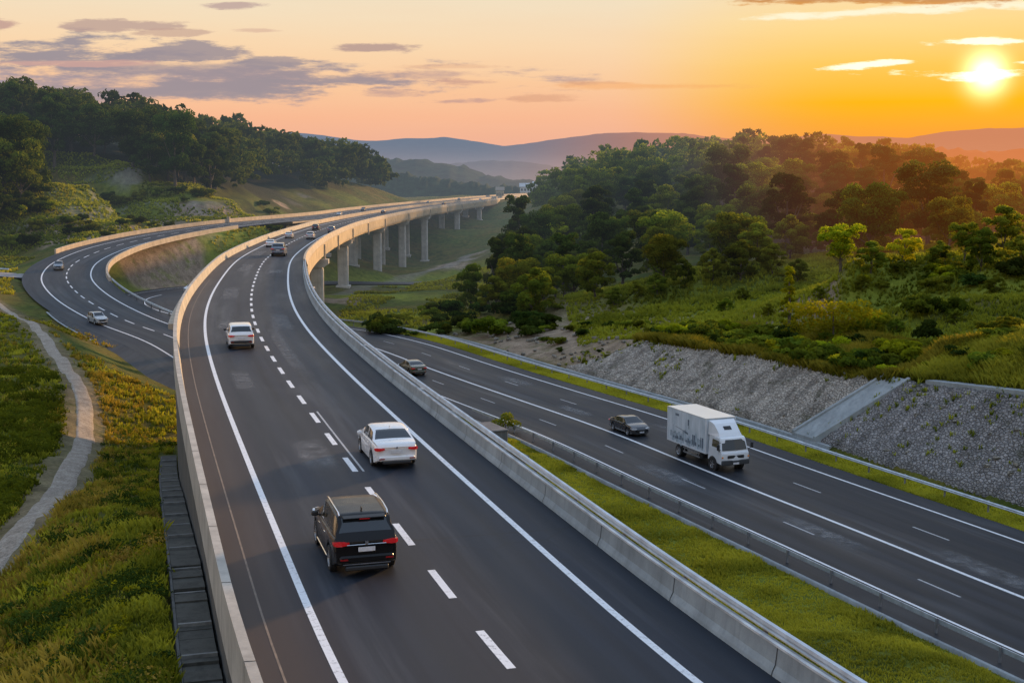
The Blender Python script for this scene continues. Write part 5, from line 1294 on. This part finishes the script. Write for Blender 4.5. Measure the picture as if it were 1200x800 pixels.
def weld_smooth(name, VF, mat, ang=40):
    me = bpy.data.meshes.new(name); me.from_pydata(VF[0], [], VF[1]); me.update()
    bm = bmesh.new(); bm.from_mesh(me); bmesh.ops.remove_doubles(bm, verts=bm.verts, dist=.0006)
    bmesh.ops.dissolve_degenerate(bm, dist=.0005, edges=bm.edges)
    bmesh.ops.recalc_face_normals(bm, faces=bm.faces); bm.to_mesh(me); bm.free()
    me.materials.append(mat); me.polygons.foreach_set('use_smooth', np.ones(len(me.polygons), dtype=bool)); me.set_sharp_from_angle(angle=R(ang)); return me
def wheel(parent, x, y, r, w=.22, spokes=10):
    s = 1 if y > 0 else -1
    t = MB().lathe([(-w / 2, r * .66), (-w / 2, r * .93), (-w / 2 + .025, r), (w / 2 - .025, r), (w / 2, r * .93), (w / 2, r * .66)], (0, 0, 0), 'Y', 30, False).obj('wheel', M_RUBBER, parent, True)
    t.location = (x, y, r)
    rb = MB().lathe([(s * w * .5, r * .68), (s * w * .42, r * .64), (s * w * .30, r * .60)], (0, 0, 0), 'Y', 30, False)
    rb.lathe([(s * w * .20, r * .62), (s * w * .18, .001)], (0, 0, 0), 'Y', 24, False)
    rb.lathe([(s * w * .47, .001), (s * w * .45, r * .16), (s * w * .2, r * .18)], (0, 0, 0), 'Y', 16, False)
    for k in range(spokes // 2):
        q = k * 2 * math.pi / (spokes // 2); rb.box((math.cos(q) * r * .37, s * w * .40, math.sin(q) * r * .37), (r * .52, .03, r * .13), ry=-q)
    rb.obj('rim', M_RIM, t, True); 
    dk = MB().lathe([(s * w * .19, r * .60), (s * w * .17, .001)], (0, 0, 0), 'Y', 24, False).obj('brake_disc', M_PLAST, t)
    return t
def build_car(name, label, cat, sp, pmat, loc, rotz, group=None, detail=True):
    T = thing(name, label, cat, loc, rotz, group)
    parts, rows, xs = car_meshes(sp, 84 if detail else 44)
    mt = {'body': pmat, 'windscreen': M_GLASS, 'rear_window': M_GLASS, 'underbody': M_PLAST}
    for k, vf in parts.items(): link(k.split('_window')[0] + '_window' if k.startswith('side') else k, weld_smooth(k, vf, mt.get(k, M_GLASS_S)), T)
    # dark inner arches and floor so the wheels sit in something
    L, W = sp['L'] / 2, sp['W'] / 2
    MB().box((0, 0, sp['wr'] + .06), (sp['L'] * .86, sp['W'] * .74, .34)).obj('chassis', M_PLAST, T)
    for wx in sp['wx']:
        for s in (1, -1): wheel(T, wx, s * (W - .115), sp['wr'])
    tz = sp['tz']; xr = -L
    # lamps wrap round the corners
    for s in (1, -1):
        w = sp['tw']; mb = MB(); h = sp['th'] * .78
        o = []
        for (dx, yy, hh) in ((.24, W * .985, .35), (.10, W * .965, .8), (.02, W * .885, 1.), (-.018, W * .90 - w * .5, .9), (-.02, W * .90 - w, .55)):
            o += [(xr + dx, s * yy, tz - h * hh / 2), (xr + dx, s * yy, tz + h * hh / 2), (xr + dx + .08, s * (yy - .08), tz + h * hh / 2), (xr + dx + .08, s * (yy - .08), tz - h * hh / 2)]
        fs = [(0, 1, 2, 3), (19, 18, 17, 16)]
        for i in range(4):
            for k in range(4): fs.append((i * 4 + k, i * 4 + (k + 1) % 4, i * 4 + 4 + (k + 1) % 4, i * 4 + 4 + k))
        mb.add(o, fs).obj('taillight', M_RED, T)
        hz = sp['hz']; o = []; hh0 = sp['hh']
        for (dx, yy, hh) in ((-.42, W * .985, .4), (-.16, W * .955, .9), (-.03, W * .80, 1.), (.006, W * .62, .75), (.012, W * .50, .45)):
            o += [(L + dx, s * yy, hz - hh0 * hh / 2), (L + dx, s * yy, hz + hh0 * hh / 2), (L + dx - .10, s * (yy - .06), hz + hh0 * hh / 2), (L + dx - .10, s * (yy - .06), hz - hh0 * hh / 2)]
        MB().add(o, fs).obj('headlight', M_HEAD, T)
        mx = sp['mx']; mz = sp['mz']
        MB().box((mx, s * (W + .09), mz), (.13, .20, .15), bev=.035).box((mx + .03, s * (W - .02), mz - .05), (.07, .14, .04)).obj('mirror', M_PLAST if sp.get('dkm') else pmat, T, True)
    MB().box((L - .03, 0, sp['gz']), (.09, W * .95, sp['gh']), bev=.03).box((L - .02, 0, .27), (.10, W * 1.25, .13), bev=.03).obj('grille', M_PLAST, T)
    MB().box((xr + .035, 0, sp['bz']), (.16, W * 1.62, .20), bev=.05).obj('rear_bumper', M_PLAST if sp.get('dkb') else pmat, T, True)
    MB().box((xr - .02, 0, .30), (.12, W * 1.3, .13), bev=.03).obj('diffuser', M_PLAST, T)
    MB().box((xr - (.055 if sp['pz'] < .6 else .02), 0, sp['pz']), (.02, .48, .13), bev=.006).obj('number_plate', M_PLATE, T)
    MB().box((L + .035, 0, .40), (.02, .46, .12), bev=.006).obj('number_plate', M_PLATE, T)
    for s in (1, -1): MB().box((xr - .048, s * W * .68, sp['bz'] + .0), (.03, .22, .045)).obj('reflector', M_RED_D, T)
    return T
SEDAN = dict(L=4.70, W=1.83, wr=.33, wx=(1.36, -1.36), tumble=.20,
    top=[(-2.35, .86), (-2.30, .99), (-2.15, 1.05), (-1.62, 1.09), (-1.05, 1.36), (-.65, 1.44), (-.1, 1.475), (.35, 1.44), (1.16, 1.00), (1.7, .93), (2.12, .80), (2.32, .64), (2.35, .58)],
    belt=[(-2.35, .82), (-2.2, .94), (-1.2, 1.00), (1.0, .95), (1.7, .88), (2.12, .76), (2.35, .56)], sill=[(-2.35, .36), (-2.1, .27), (-1.9, .21), (1.9, .19), (2.35, .26)],
    plan=[(-2.35, .86), (-2.2, .935), (-1.6, .99), (0, 1), (1.5, .985), (2.1, .92), (2.35, .80)],
    side=[(-1.28, -.36), (-.28, .66)], ws=(.36, 1.10), rw=(-1.56, -.92), cuts=[-1.56, -.92, .36, 1.10, -1.28, -.36, -.28, .66], bow=.16,
    tz=.84, tw=.26, th=.16, hz=.70, hh=.17, mx=.78, mz=.99, gz=.52, gh=.20, bz=.46, pz=.74)
SUV = dict(L=4.75, W=1.90, wr=.37, wx=(1.38, -1.40), tumble=.19,
    top=[(-2.375, 1.00), (-2.33, 1.12), (-2.22, 1.24), (-1.92, 1.66), (-1.78, 1.715), (-1.0, 1.75), (-.2, 1.76), (.3, 1.71), (1.02, 1.17), (1.5, 1.10), (2.05, .99), (2.30, .84), (2.375, .70)],
    belt=[(-2.375, .98), (-2.2, 1.13), (-1.4, 1.13), (1.0, 1.08), (1.6, 1.02), (2.1, .92), (2.375, .68)], sill=[(-2.375, .42), (-2.1, .34), (-1.9, .27), (1.9, .25), (2.375, .34)],
    plan=[(-2.375, .90), (-2.2, .95), (-1.6, .99), (0, 1), (1.5, .985), (2.1, .93), (2.375, .82)],
    side=[(-1.95, -1.22), (-1.14, -.22), (-.14, .62)], ws=(.32, .96), rw=(-2.20, -1.93), cuts=[-2.20, -1.93, .32, .96, -1.95, -1.22, -1.14, -.22, -.14, .62], bow=.14,
    tz=1.00, tw=.30, th=.17, hz=.84, hh=.17, mx=.74, mz=1.15, gz=.66, gh=.26, bz=.56, pz=.83, dkb=False, dkm=True)
def place(path, y, d, rev=False):
    a = path.at_y(y); p = path.pos(a, d)[0]; return (p[0], p[1], p[2] + .006), path.head(a) + (math.pi if rev else 0)
BLACK = plain('black_car_paint', (.008, .008, .009), .30, 0, spec=.22, coat=.12, var=.03); WHITE = paint('white_car_paint', (.78, .79, .80)); SILVER = paint('silver_car_paint', (.48, .49, .50), .3)
DARK = paint('graphite_car_paint', (.035, .037, .042), .2); OLIVE = paint('olive_car_paint', (.11, .11, .075), .2); BLUEGREY = paint('bluegrey_car_paint', (.16, .19, .23), .3)
# the black SUV
loc, rz = place(MAIN, 33.7, -1.70)
S1 = build_car('suv', 'black SUV with silver roof rails and red tail lamps, nearest car on the main carriageway', 'car', SUV, BLACK, loc, rz); S1.scale = (.90,) * 3
for s in (1, -1):
    MB().tube([(.18, s * .71, 1.775), (-.1, s * .715, 1.815), (-1.0, s * .72, 1.805), (-1.78, s * .70, 1.77), (-1.90, s * .69, 1.70)], .022, 8).obj('roof_rail', M_CHROME, S1, True)
    MB().box((0, s * .93, .33), (2.0, .05, .05), bev=.015).obj('side_trim', M_CHROME, S1)
    for x in (.35, -.72): MB().box((x, s * .952, .98), (.18, .03, .03), bev=.01).obj('door_handle', M_CHROME, S1)
MB().box((-2.395, 0, .965), (.02, 1.12, .028), bev=.008).obj('chrome_strip', M_CHROME, S1)
MB().lathe([(-2.415, .001), (-2.415, .05), (-2.40, .055)], (0, 0, 1.03), 'X', 20, False).obj('emblem', M_CHROME, S1, True)
MB().box((-1.99, 0, 1.665), (.22, 1.22, .035), bev=.012, ry=-.18).obj('spoiler', BLACK, S1, True)
MB().box((-2.085, 0, 1.628), (.02, .30, .02)).obj('brake_light', M_RED, S1)
MB().box((-1.55, 0, 1.80), (.16, .035, .09), bev=.015).obj('antenna', M_PLAST, S1)
MB().box((-2.40, 0, .42), (.04, 1.35, .03)).obj('bumper_trim', M_CHROME, S1)
sr = MB()
for i in range(6): pass

MB().tube([(-2.20, .05, 1.27), (-2.13, -.25, 1.36)], .012, 6).obj('wiper', M_PLAST, S1)
# the white saloon
loc, rz = place(MAIN, 45.2, 1.45)
S2 = build_car('sedan', 'white four-door saloon in the right lane of the raised carriageway, ahead of the black SUV', 'car', SEDAN, WHITE, loc, rz); S2.scale = (.86,) * 3
MB().lathe([(-2.375, .001), (-2.375, .045), (-2.36, .05)], (0, 0, .90), 'X', 18, False).obj('emblem', M_CHROME, S2, True)
MB().box((-.78, 0, 1.49), (.16, .035, .07), bev=.015).obj('antenna', WHITE, S2)
for s in (1, -1):
    for x in (.30, -.75): MB().box((x, s * .918, .88), (.18, .03, .03), bev=.01).obj('door_handle', M_CHROME, S2)
loc, rz = place(MAIN, 78.8, -1.5)
WSUV = dict(SUV); WSUV['dkb'] = True
S3 = build_car('suv', 'white SUV in the left lane of the raised carriageway, well ahead of the saloon', 'car', WSUV, WHITE, loc, rz); S3.scale = (.82,) * 3
loc, rz = place(MAIN, 172, 1.2); build_car('suv', 'dark silver SUV astride the dashed line near the bend of the raised carriageway', 'car', SUV, BLUEGREY, loc, rz)
far = []
def far_car(y, d, sp, m, lab, path=MAIN, rev=False, nm=None):
    loc, rz = place(path, y, d, rev); return build_car(nm or ('suv' if sp is SUV else 'sedan'), lab, 'car', sp, m, loc, rz, None, False)
_fc = far_car
def far_car(*a, **k): _o = _fc(*a, **k); _o.scale = (.74,) * 3; return _o
far_car(196, -1.9, SEDAN, WHITE, 'small white car in the left lane behind the silver SUV at the bend')
far_car(226, -1.9, SEDAN, SILVER, 'pale silver car in the left lane where the viaduct starts')
far_car(222, 2.2, SUV, SILVER, 'silver SUV in the right lane where the viaduct starts')
far_car(262, -.8, SUV, DARK, 'dark SUV in the middle of a cluster of cars on the viaduct')
far_car(250, 3.6, SUV, BLUEGREY, 'dark blue-grey SUV close to the right line on the viaduct')
far_car(398, -1.8, SEDAN, DARK, 'dark car on the right carriageway far along the viaduct')
far_car(428, -13.0, SUV, DARK, 'dark SUV on the far left carriageway of the viaduct', MAIN, True)
far_car(372, -11.2, SEDAN, SILVER, 'tiny silver car close to the median on the far left carriageway', MAIN, True)
far_car(520, 1.9, SUV, DARK, 'tiny dark vehicle where the viaduct starts to curve away', MAIN)
far_car(575, -13.4, SEDAN, DARK, 'tiny dark car on the left carriageway near the viaduct\'s end', MAIN, True)
far_car(640, 1.8, SUV, SILVER, 'tiny pale vehicle near the far end of the viaduct', MAIN)
far_car(660, -12, SUV, DARK, 'tiny dark vehicle on the left carriageway beside the far abutment', MAIN, True)
# ramp
def place_px(px, py, H, path, rev):
    c = at(px, py, H); a, d = path.nearest(np.array([c[0]]), np.array([c[1]])); p = path.pos(float(a[0]), float(d[0]))[0]
    return (p[0], p[1], p[2] + .006), path.head(float(a[0])) + (math.pi if rev else 0)
loc, rz = place_px(114, 370, 17.5, RAMP, True); build_car('suv', 'silver SUV rounding the ramp towards the underpass on the left', 'car', SUV, SILVER, loc, rz).scale = (.84,) * 3
loc, rz = place_px(69, 316, 15.4, RAMP, True); build_car('suv', 'dark car with a pale bonnet coming round the top of the ramp loop', 'car', SUV, BLUEGREY, loc, rz).scale = (.84,) * 3
# lower road
loc, rz = place_px(737, 506, 21, LOW, True)
build_car('sedan', 'dark grey saloon driving ahead of its lane on the lower road behind the white truck'.replace('driving ahead of its lane ', ''), 'car', SEDAN, DARK, loc, rz).scale = (.94,) * 3
loc, rz = place_px(483, 437, 21, LOW, False); build_car('sedan', 'olive-grey car on the lower road beside the median barrier', 'car', SEDAN, OLIVE, loc, rz)
loc, rz = place(LOW, 250, 2, True); build_car('sedan', 'tiny white car on the underpass road inside the ramp loop', 'car', SEDAN, WHITE, loc, rz, None, False)
loc, rz = place(LOW, 268, -2, False); build_car('suv', 'tiny dark vehicle on the underpass road inside the ramp loop', 'car', SUV, DARK, loc, rz, None, False)

# the box truck
TW = paint('truck_white', (.74, .77, .80), 0, .35)
def m_box():
    def b(t):
        o = t.new('ShaderNodeTexCoord').outputs['Object']
        g = t.noise(t.mapping(o, (1.2, 1.2, .6)), 1.3, 5, .65)
        c = t.mix(t.rng(g, .35, .75), (.70, .76, .82), (.46, .54, .60))
        return pbsdf(t, c, .45, 0, .4)
    return material('truck_box_panel', b)
M_BOX = m_box(); M_GRAPH = plain('faded_graphic', (.13, .17, .22), .5, var=.25, scale=3); M_GRAPH2 = plain('pale_graphic', (.36, .45, .52), .5, var=.3, scale=2)
loc, rz = place_px(862, 549, 21, LOW, True); off = Vector((math.cos(rz), math.sin(rz), 0))
a, d = LOW.nearest(np.array([loc[0]]), np.array([loc[1]]))
aa_ = float(a[0]) + 2.8; p = LOW.pos(aa_, 1.75)[0]
TK = thing('box_truck', 'white box truck with a faded skyline graphic on its side, on the lower road', 'truck', (p[0], p[1], p[2] + .006), LOW.head(aa_) + math.pi)
MB().box((-1.25, 0, 2.10), (5.3, 2.25, 2.35), bev=.03).obj('cargo_box', M_BOX, TK)
MB().box((-1.25, 0, 3.295), (5.34, 2.29, .03)).box((-1.25, 0, .94), (5.34, 2.29, .07)).box((1.40, 1.13, 2.1), (.05, .05, 2.35)).box((1.40, -1.13, 2.1), (.05, .05, 2.35)).box((-3.9, 1.13, 2.1), (.05, .05, 2.35)).box((-3.9, -1.13, 2.1), (.05, .05, 2.35)).obj('box_frame', TW, TK)
for s in (1, -1):
    sm = MB()
    for k in range(7): sm.box((-3.25 + k * .66, s * 1.1265, 2.1), (.012, .003, 2.25))
    sm.obj('panel_seam', plain('seam_grey', (.30, .33, .36), .6), TK)
rg_ = random.Random(9)
for s in (1, -1):
    g = MB(); x = -3.0
    while x < 1.1:      # low row of towers
        w = rg_.uniform(.08, .2); h = rg_.choice([.15, .22, .3, .45, .62]) * (1.1 if x > -.4 else .7)
        if rg_.random() < .85: g.box((x, s * 1.128, 1.22 + h / 2), (w, .006, h))
        x += w + rg_.uniform(0, .09)
    g.box((-.95, s * 1.128, 2.62), (.20, .006, .42)).box((-.88, s * 1.128, 2.30), (.08, .006, .24)).box((-2.55, s * 1.128, 2.92), (.5, .006, .16))
    g.box((-1.9, s * 1.128, 1.98), (1.7, .006, .035), ry=.10).box((-1.25, s * 1.128, 1.86), (.5, .006, .12), ry=.15).box((-3.1, s * 1.128, 1.7), (.03, .006, .9)).box((-2.95, s * 1.128, 1.6), (.5, .006, .03))
    g.obj('side_graphic', M_GRAPH, TK)
    g = MB()
    for k in range(16): g.box((-3.4 + k * .29, s * 1.1265, 1.15 + rg_.uniform(.1, .5)), (.22, .004, rg_.uniform(.3, .9)))
    g.obj('side_graphic', M_GRAPH2, TK)
MB().box((-.35, .45, .72), (7.0, .10, .22)).box((-.35, -.45, .72), (7.0, .10, .22)).box((-.6, .75, .62), (.9, .5, .42), bev=.05).box((.4, -.75, .62), (.7, .5, .40), bev=.05).obj('chassis', M_PLAST, TK)
for s in (1, -1):
    MB().box((-.55, s * 1.08, .78), (2.3, .04, .09)).box((-.55, s * 1.08, .50), (2.3, .04, .09)).box((-1.5, s * 1.08, .64), (.06, .05, .4)).box((.4, s * 1.08, .64), (.06, .05, .4)).obj('side_guard', plain('side_guard_metal', (.22, .23, .24), .5, .4), TK)
    wheel(TK, 2.25, s * .98, .42, .25); wheel(TK, -2.35, s * .98, .42, .25); wheel(TK, -2.35, s * .70, .42, .22)
TK.scale = (1.10,) * 3
# cab: lofted in side view, slightly tapering up
def cab_mesh():
    prof = [(1.55, .62), (3.30, .52), (3.40, .60), (3.41, .98), (3.38, 1.28), (3.26, 1.40), (3.00, 2.18), (2.86, 2.27), (1.62, 2.30), (1.55, 2.24)]
    Vs = []
    for s in (1, -1):
        for x, z in prof: Vs.append((x - (.05 if x > 3 else 0), s * (1.04 - max(0, z - 1.35) * .10), z))
    # central strip bulges forward
    n = len(prof); Vs += [(x + (.05 if x > 2.8 else 0), 0, z) for x, z in prof]
    F = [tuple(range(n))[::-1], tuple(range(n, 2 * n))]
    for i in range(n):
        j = (i + 1) % n; F += [(i, j, 2 * n + j, 2 * n + i), (2 * n + i, 2 * n + j, n + j, n + i)]
    return Vs, F
vf = cab_mesh(); cab = weld_smooth('cab', vf, TW, 25); bm = bmesh.new(); bm.from_mesh(cab); bmesh.ops.bevel(bm, geom=[e for e in bm.edges if e.calc_face_angle(0) > .6], offset=.04, segments=2, affect='EDGES'); bm.to_mesh(cab); bm.free()
cab.polygons.foreach_set('use_smooth', np.ones(len(cab.polygons), dtype=bool)); cab.set_sharp_from_angle(angle=R(35)); link('cab', cab, TK)
def quad_plate(pts, th, name, mat, nv):
    nv = Vector(nv).normalized() * th; a = [Vector(p) for p in pts]; n = len(a)
    vs = [p + nv for p in a] + [p - nv * .2 for p in a]
    fs = [tuple(range(n)), tuple(range(2 * n - 1, n - 1, -1))] + [(i, n + i, n + (i + 1) % n, (i + 1) % n) for i in range(n)]
    return MB().add(vs, fs).obj(name, mat, TK)
quad_plate([(3.215, -.93, 1.45), (3.315, 0, 1.45), (3.215, .93, 1.45), (2.975, .86, 2.12), (3.075, 0, 2.12), (2.975, -.86, 2.12)], .03, 'windscreen', M_GLASS, (1, 0, .35))
for s in (1, -1):
    quad_plate([(2.05, s * 1.03, 1.42), (3.08, s * 1.03, 1.36), (2.86, s * .965, 2.05), (2.05, s * .965, 2.08)], .012, 'side_window', M_GLASS_S, (0, s, .1))
    MB().box((3.30, s * 1.28, 1.72), (.12, .20, .40), bev=.04).tube([(3.15, s * .98, 2.0), (3.28, s * 1.22, 1.98)], .018, 6).tube([(3.2, s * 1.0, 1.5), (3.28, s * 1.22, 1.55)], .018, 6).obj('mirror', M_PLAST, TK)
    MB().box((3.405, s * .80, .74), (.06, .34, .17), bev=.03).obj('headlight', M_HEAD, TK)
    MB().box((3.385, s * .98, 1.02), (.05, .12, .12), bev=.02).obj('indicator', plain('amber_lens', (.7, .25, .03), .3), TK)
    MB().box((2.35, s * 1.035, 1.12), (1.15, .02, .9), bev=.02).obj('door', TW, TK)
    MB().lathe([(-.14, .52), (.10, .53)], (2.25, s * .95, .42), 'Y', 24, True).obj('wheel_arch', M_PLAST, TK)
MB().box((3.42, 0, 1.04), (.05, 1.25, .20), bev=.02).obj('grille', M_PLAST, TK)
MB().box((3.38, 0, .66), (.16, 2.10, .34), bev=.05).obj('bumper', plain('truck_bumper', (.05, .055, .06), .5), TK, True)
MB().box((3.475, 0, .60), (.02, .44, .13)).obj('number_plate', M_PLATE, TK)
MB().box((3.455, 0, .78), (.02, .8, .04)).obj('bumper_trim', M_CHROME, TK)
# roof fairing
fv = []; 
for s, w0 in ((1, 1.0), (-1, 1.0)):
    fv += [(1.50, s * 1.0, 2.28), (2.72, s * .86, 2.285), (2.55, s * .80, 2.50), (1.95, s * .84, 3.02), (1.50, s * .96, 3.20)]
MB().add(fv, [(0, 1, 2, 3, 4), (9, 8, 7, 6, 5), (1, 0, 5, 6), (2, 1, 6, 7), (3, 2, 7, 8), (4, 3, 8, 9), (0, 4, 9, 5)]).obj('fairing', TW, TK)
MB().box((2.27, 0, 2.77), (.30, .55, .02), ry=.714).obj('fairing_vent', M_PLAST, TK)
# ------------------------------------------------------------------ stepped drain along the retaining wall
st_t = thing('stepped_drain', 'long dark stepped concrete drain running along the foot of the retaining wall', 'drain', tuple(MAIN.pos(MAIN.at_y(45), -7.4, -5)[0]))
a0 = MAIN.at_y(14); a1 = MAIN.at_y(80); n = int((a1 - a0) / .62)
mb = MB(); lips = MB()
for k in range(n):
    a = a0 + k * .62; c = MAIN.pos(a, 0)[0]; hd = MAIN.head(a); z = DRAIN_Z(a) + .05 * (k % 2) + .05 * math.sin(k * 2.7) * math.sin(k * .9)
    L_, Rr = MAIN.pos(a, -6.35)[0], MAIN.pos(a, -5.48)[0]; m = (L_ + Rr) / 2
    mb.box((m[0], m[1], z - .5), (.64, .87, 1.0), rz=hd)
    if k % 9 == 4 or k % 9 == 8: under(MB().box((m[0], m[1], z + .03), (.09, .85, .12), rz=hd).obj('lip', plain('pale_lip', (.17, .17, .16), .8, var=.4)), st_t)
under(mb.obj('step', m_concrete('drain_concrete', (.085, .082, .07), .85)), st_t)
# outer kerb of the drain
V = []; A = np.linspace(a0, a1, 60)
for a in A:
    z = DRAIN_Z(a)
    for d, dz in ((-6.36, .03), (-6.43, .03), (-6.46, -.6), (-6.36, -.6)): q = MAIN.pos(a, d)[0]; V.append((q[0], q[1], z + dz))
F = [(4 * i + k, 4 * i + (k + 1) % 4, 4 * i + 4 + (k + 1) % 4, 4 * i + 4 + k) for i in range(59) for k in range(4)] + [(0, 1, 2, 3), tuple(236 + k for k in (3, 2, 1, 0))]
under(link('kerb', mesh_np('kerb', V, F, M_CONC_D)), st_t)
# concrete blocks below the median barrier
def place_block(px, py, H, dims, lab, rz):
    x, y, z = at(px, py, H); zg = float(height(np.array([x]), np.array([y]))[0])
    mb = MB().box((0, 0, dims[2] / 2 - .3), (dims[0], dims[1], dims[2]), bev=.04).box((0, 0, dims[2] - .27), (dims[0] + .12, dims[1] + .12, .14), bev=.03)
    tag(mb.obj('concrete_block', m_concrete('block_concrete', (.16, .17, .18), .6), loc=(x, y, zg), rotz=rz), lab, 'concrete block')
hd = LOW.head(LOW.at_y(108))
place_block(575, 514, 20.4, (3.6, 1.4, 2.0), 'larger dark concrete headwall below the median barrier, next to the dark bush', hd)
place_block(604, 531, 20.6, (3.4, .6, .9), 'lower concrete block below the median barrier, nearer the camera than the headwall', hd)
# side road and its guardrail at the left edge
SIDE = Path([(-140, 232, -4.2), (-120, 228, -4.8), (-104, 224, -5.2), (-90, 219, -5.7), (-80, 215, -5.95)])
_st('side_road', SIDE, [(-3.2, 0), (0, 0.0), (3.2, 0)], m_concrete('pale_road', (.27, .26, .26), .2))
wbeam('pale steel guardrail along the side road at the left edge of the picture', SIDE, -3.4, 2, SIDE.len - 9, -1)
# distant sign and buildings at the end of the viaduct
def shed(px, W_, H_, D_, y, z, lab, col, roofc, name='building'):
    x = (px - 600) / 1500 * y; T = thing(name, lab, 'building', (x, y, z))
    MB().box((0, 0, H_ / 2), (W_, D_, H_)).obj('wall', plain('wall_%d' % px, col, .8), T)
    MB().add([(-W_ / 2 - .4, -D_ / 2 - .4, H_ + .002), (W_ / 2 + .4, -D_ / 2 - .4, H_ + .002), (W_ / 2 + .4, D_ / 2 + .4, H_ + .002), (-W_ / 2 - .4, D_ / 2 + .4, H_ + .002), (-W_ / 2 - .4, 0, H_ + 2.2), (W_ / 2 + .4, 0, H_ + 2.2)],
             [(0, 1, 5, 4), (2, 3, 4, 5), (0, 4, 3), (1, 2, 5), (3, 2, 1, 0)]).obj('roof', plain('roof_%d' % px, roofc, .7), T)
    for k in range(4): MB().box((-W_ * .36 + k * W_ * .24, -D_ / 2 - .02, H_ * .5), (W_ * .1, .04, H_ * .35)).obj('window', M_GLASS, T)
shed(586, 5, 5, 5, 830, -1, 'small yellowish building standing beyond the end of the viaduct', (.42, .36, .25), (.30, .25, .2))
shed(617, 8, 3.5, 6, 770, 3, 'low white building above the trees right of the viaduct\'s end, left of two', (.6, .6, .6), (.55, .56, .58))
shed(631, 7, 3.5, 6, 800, 4, 'white-roofed building above the trees right of the viaduct\'s end, right of two', (.62, .62, .62), (.6, .62, .64))
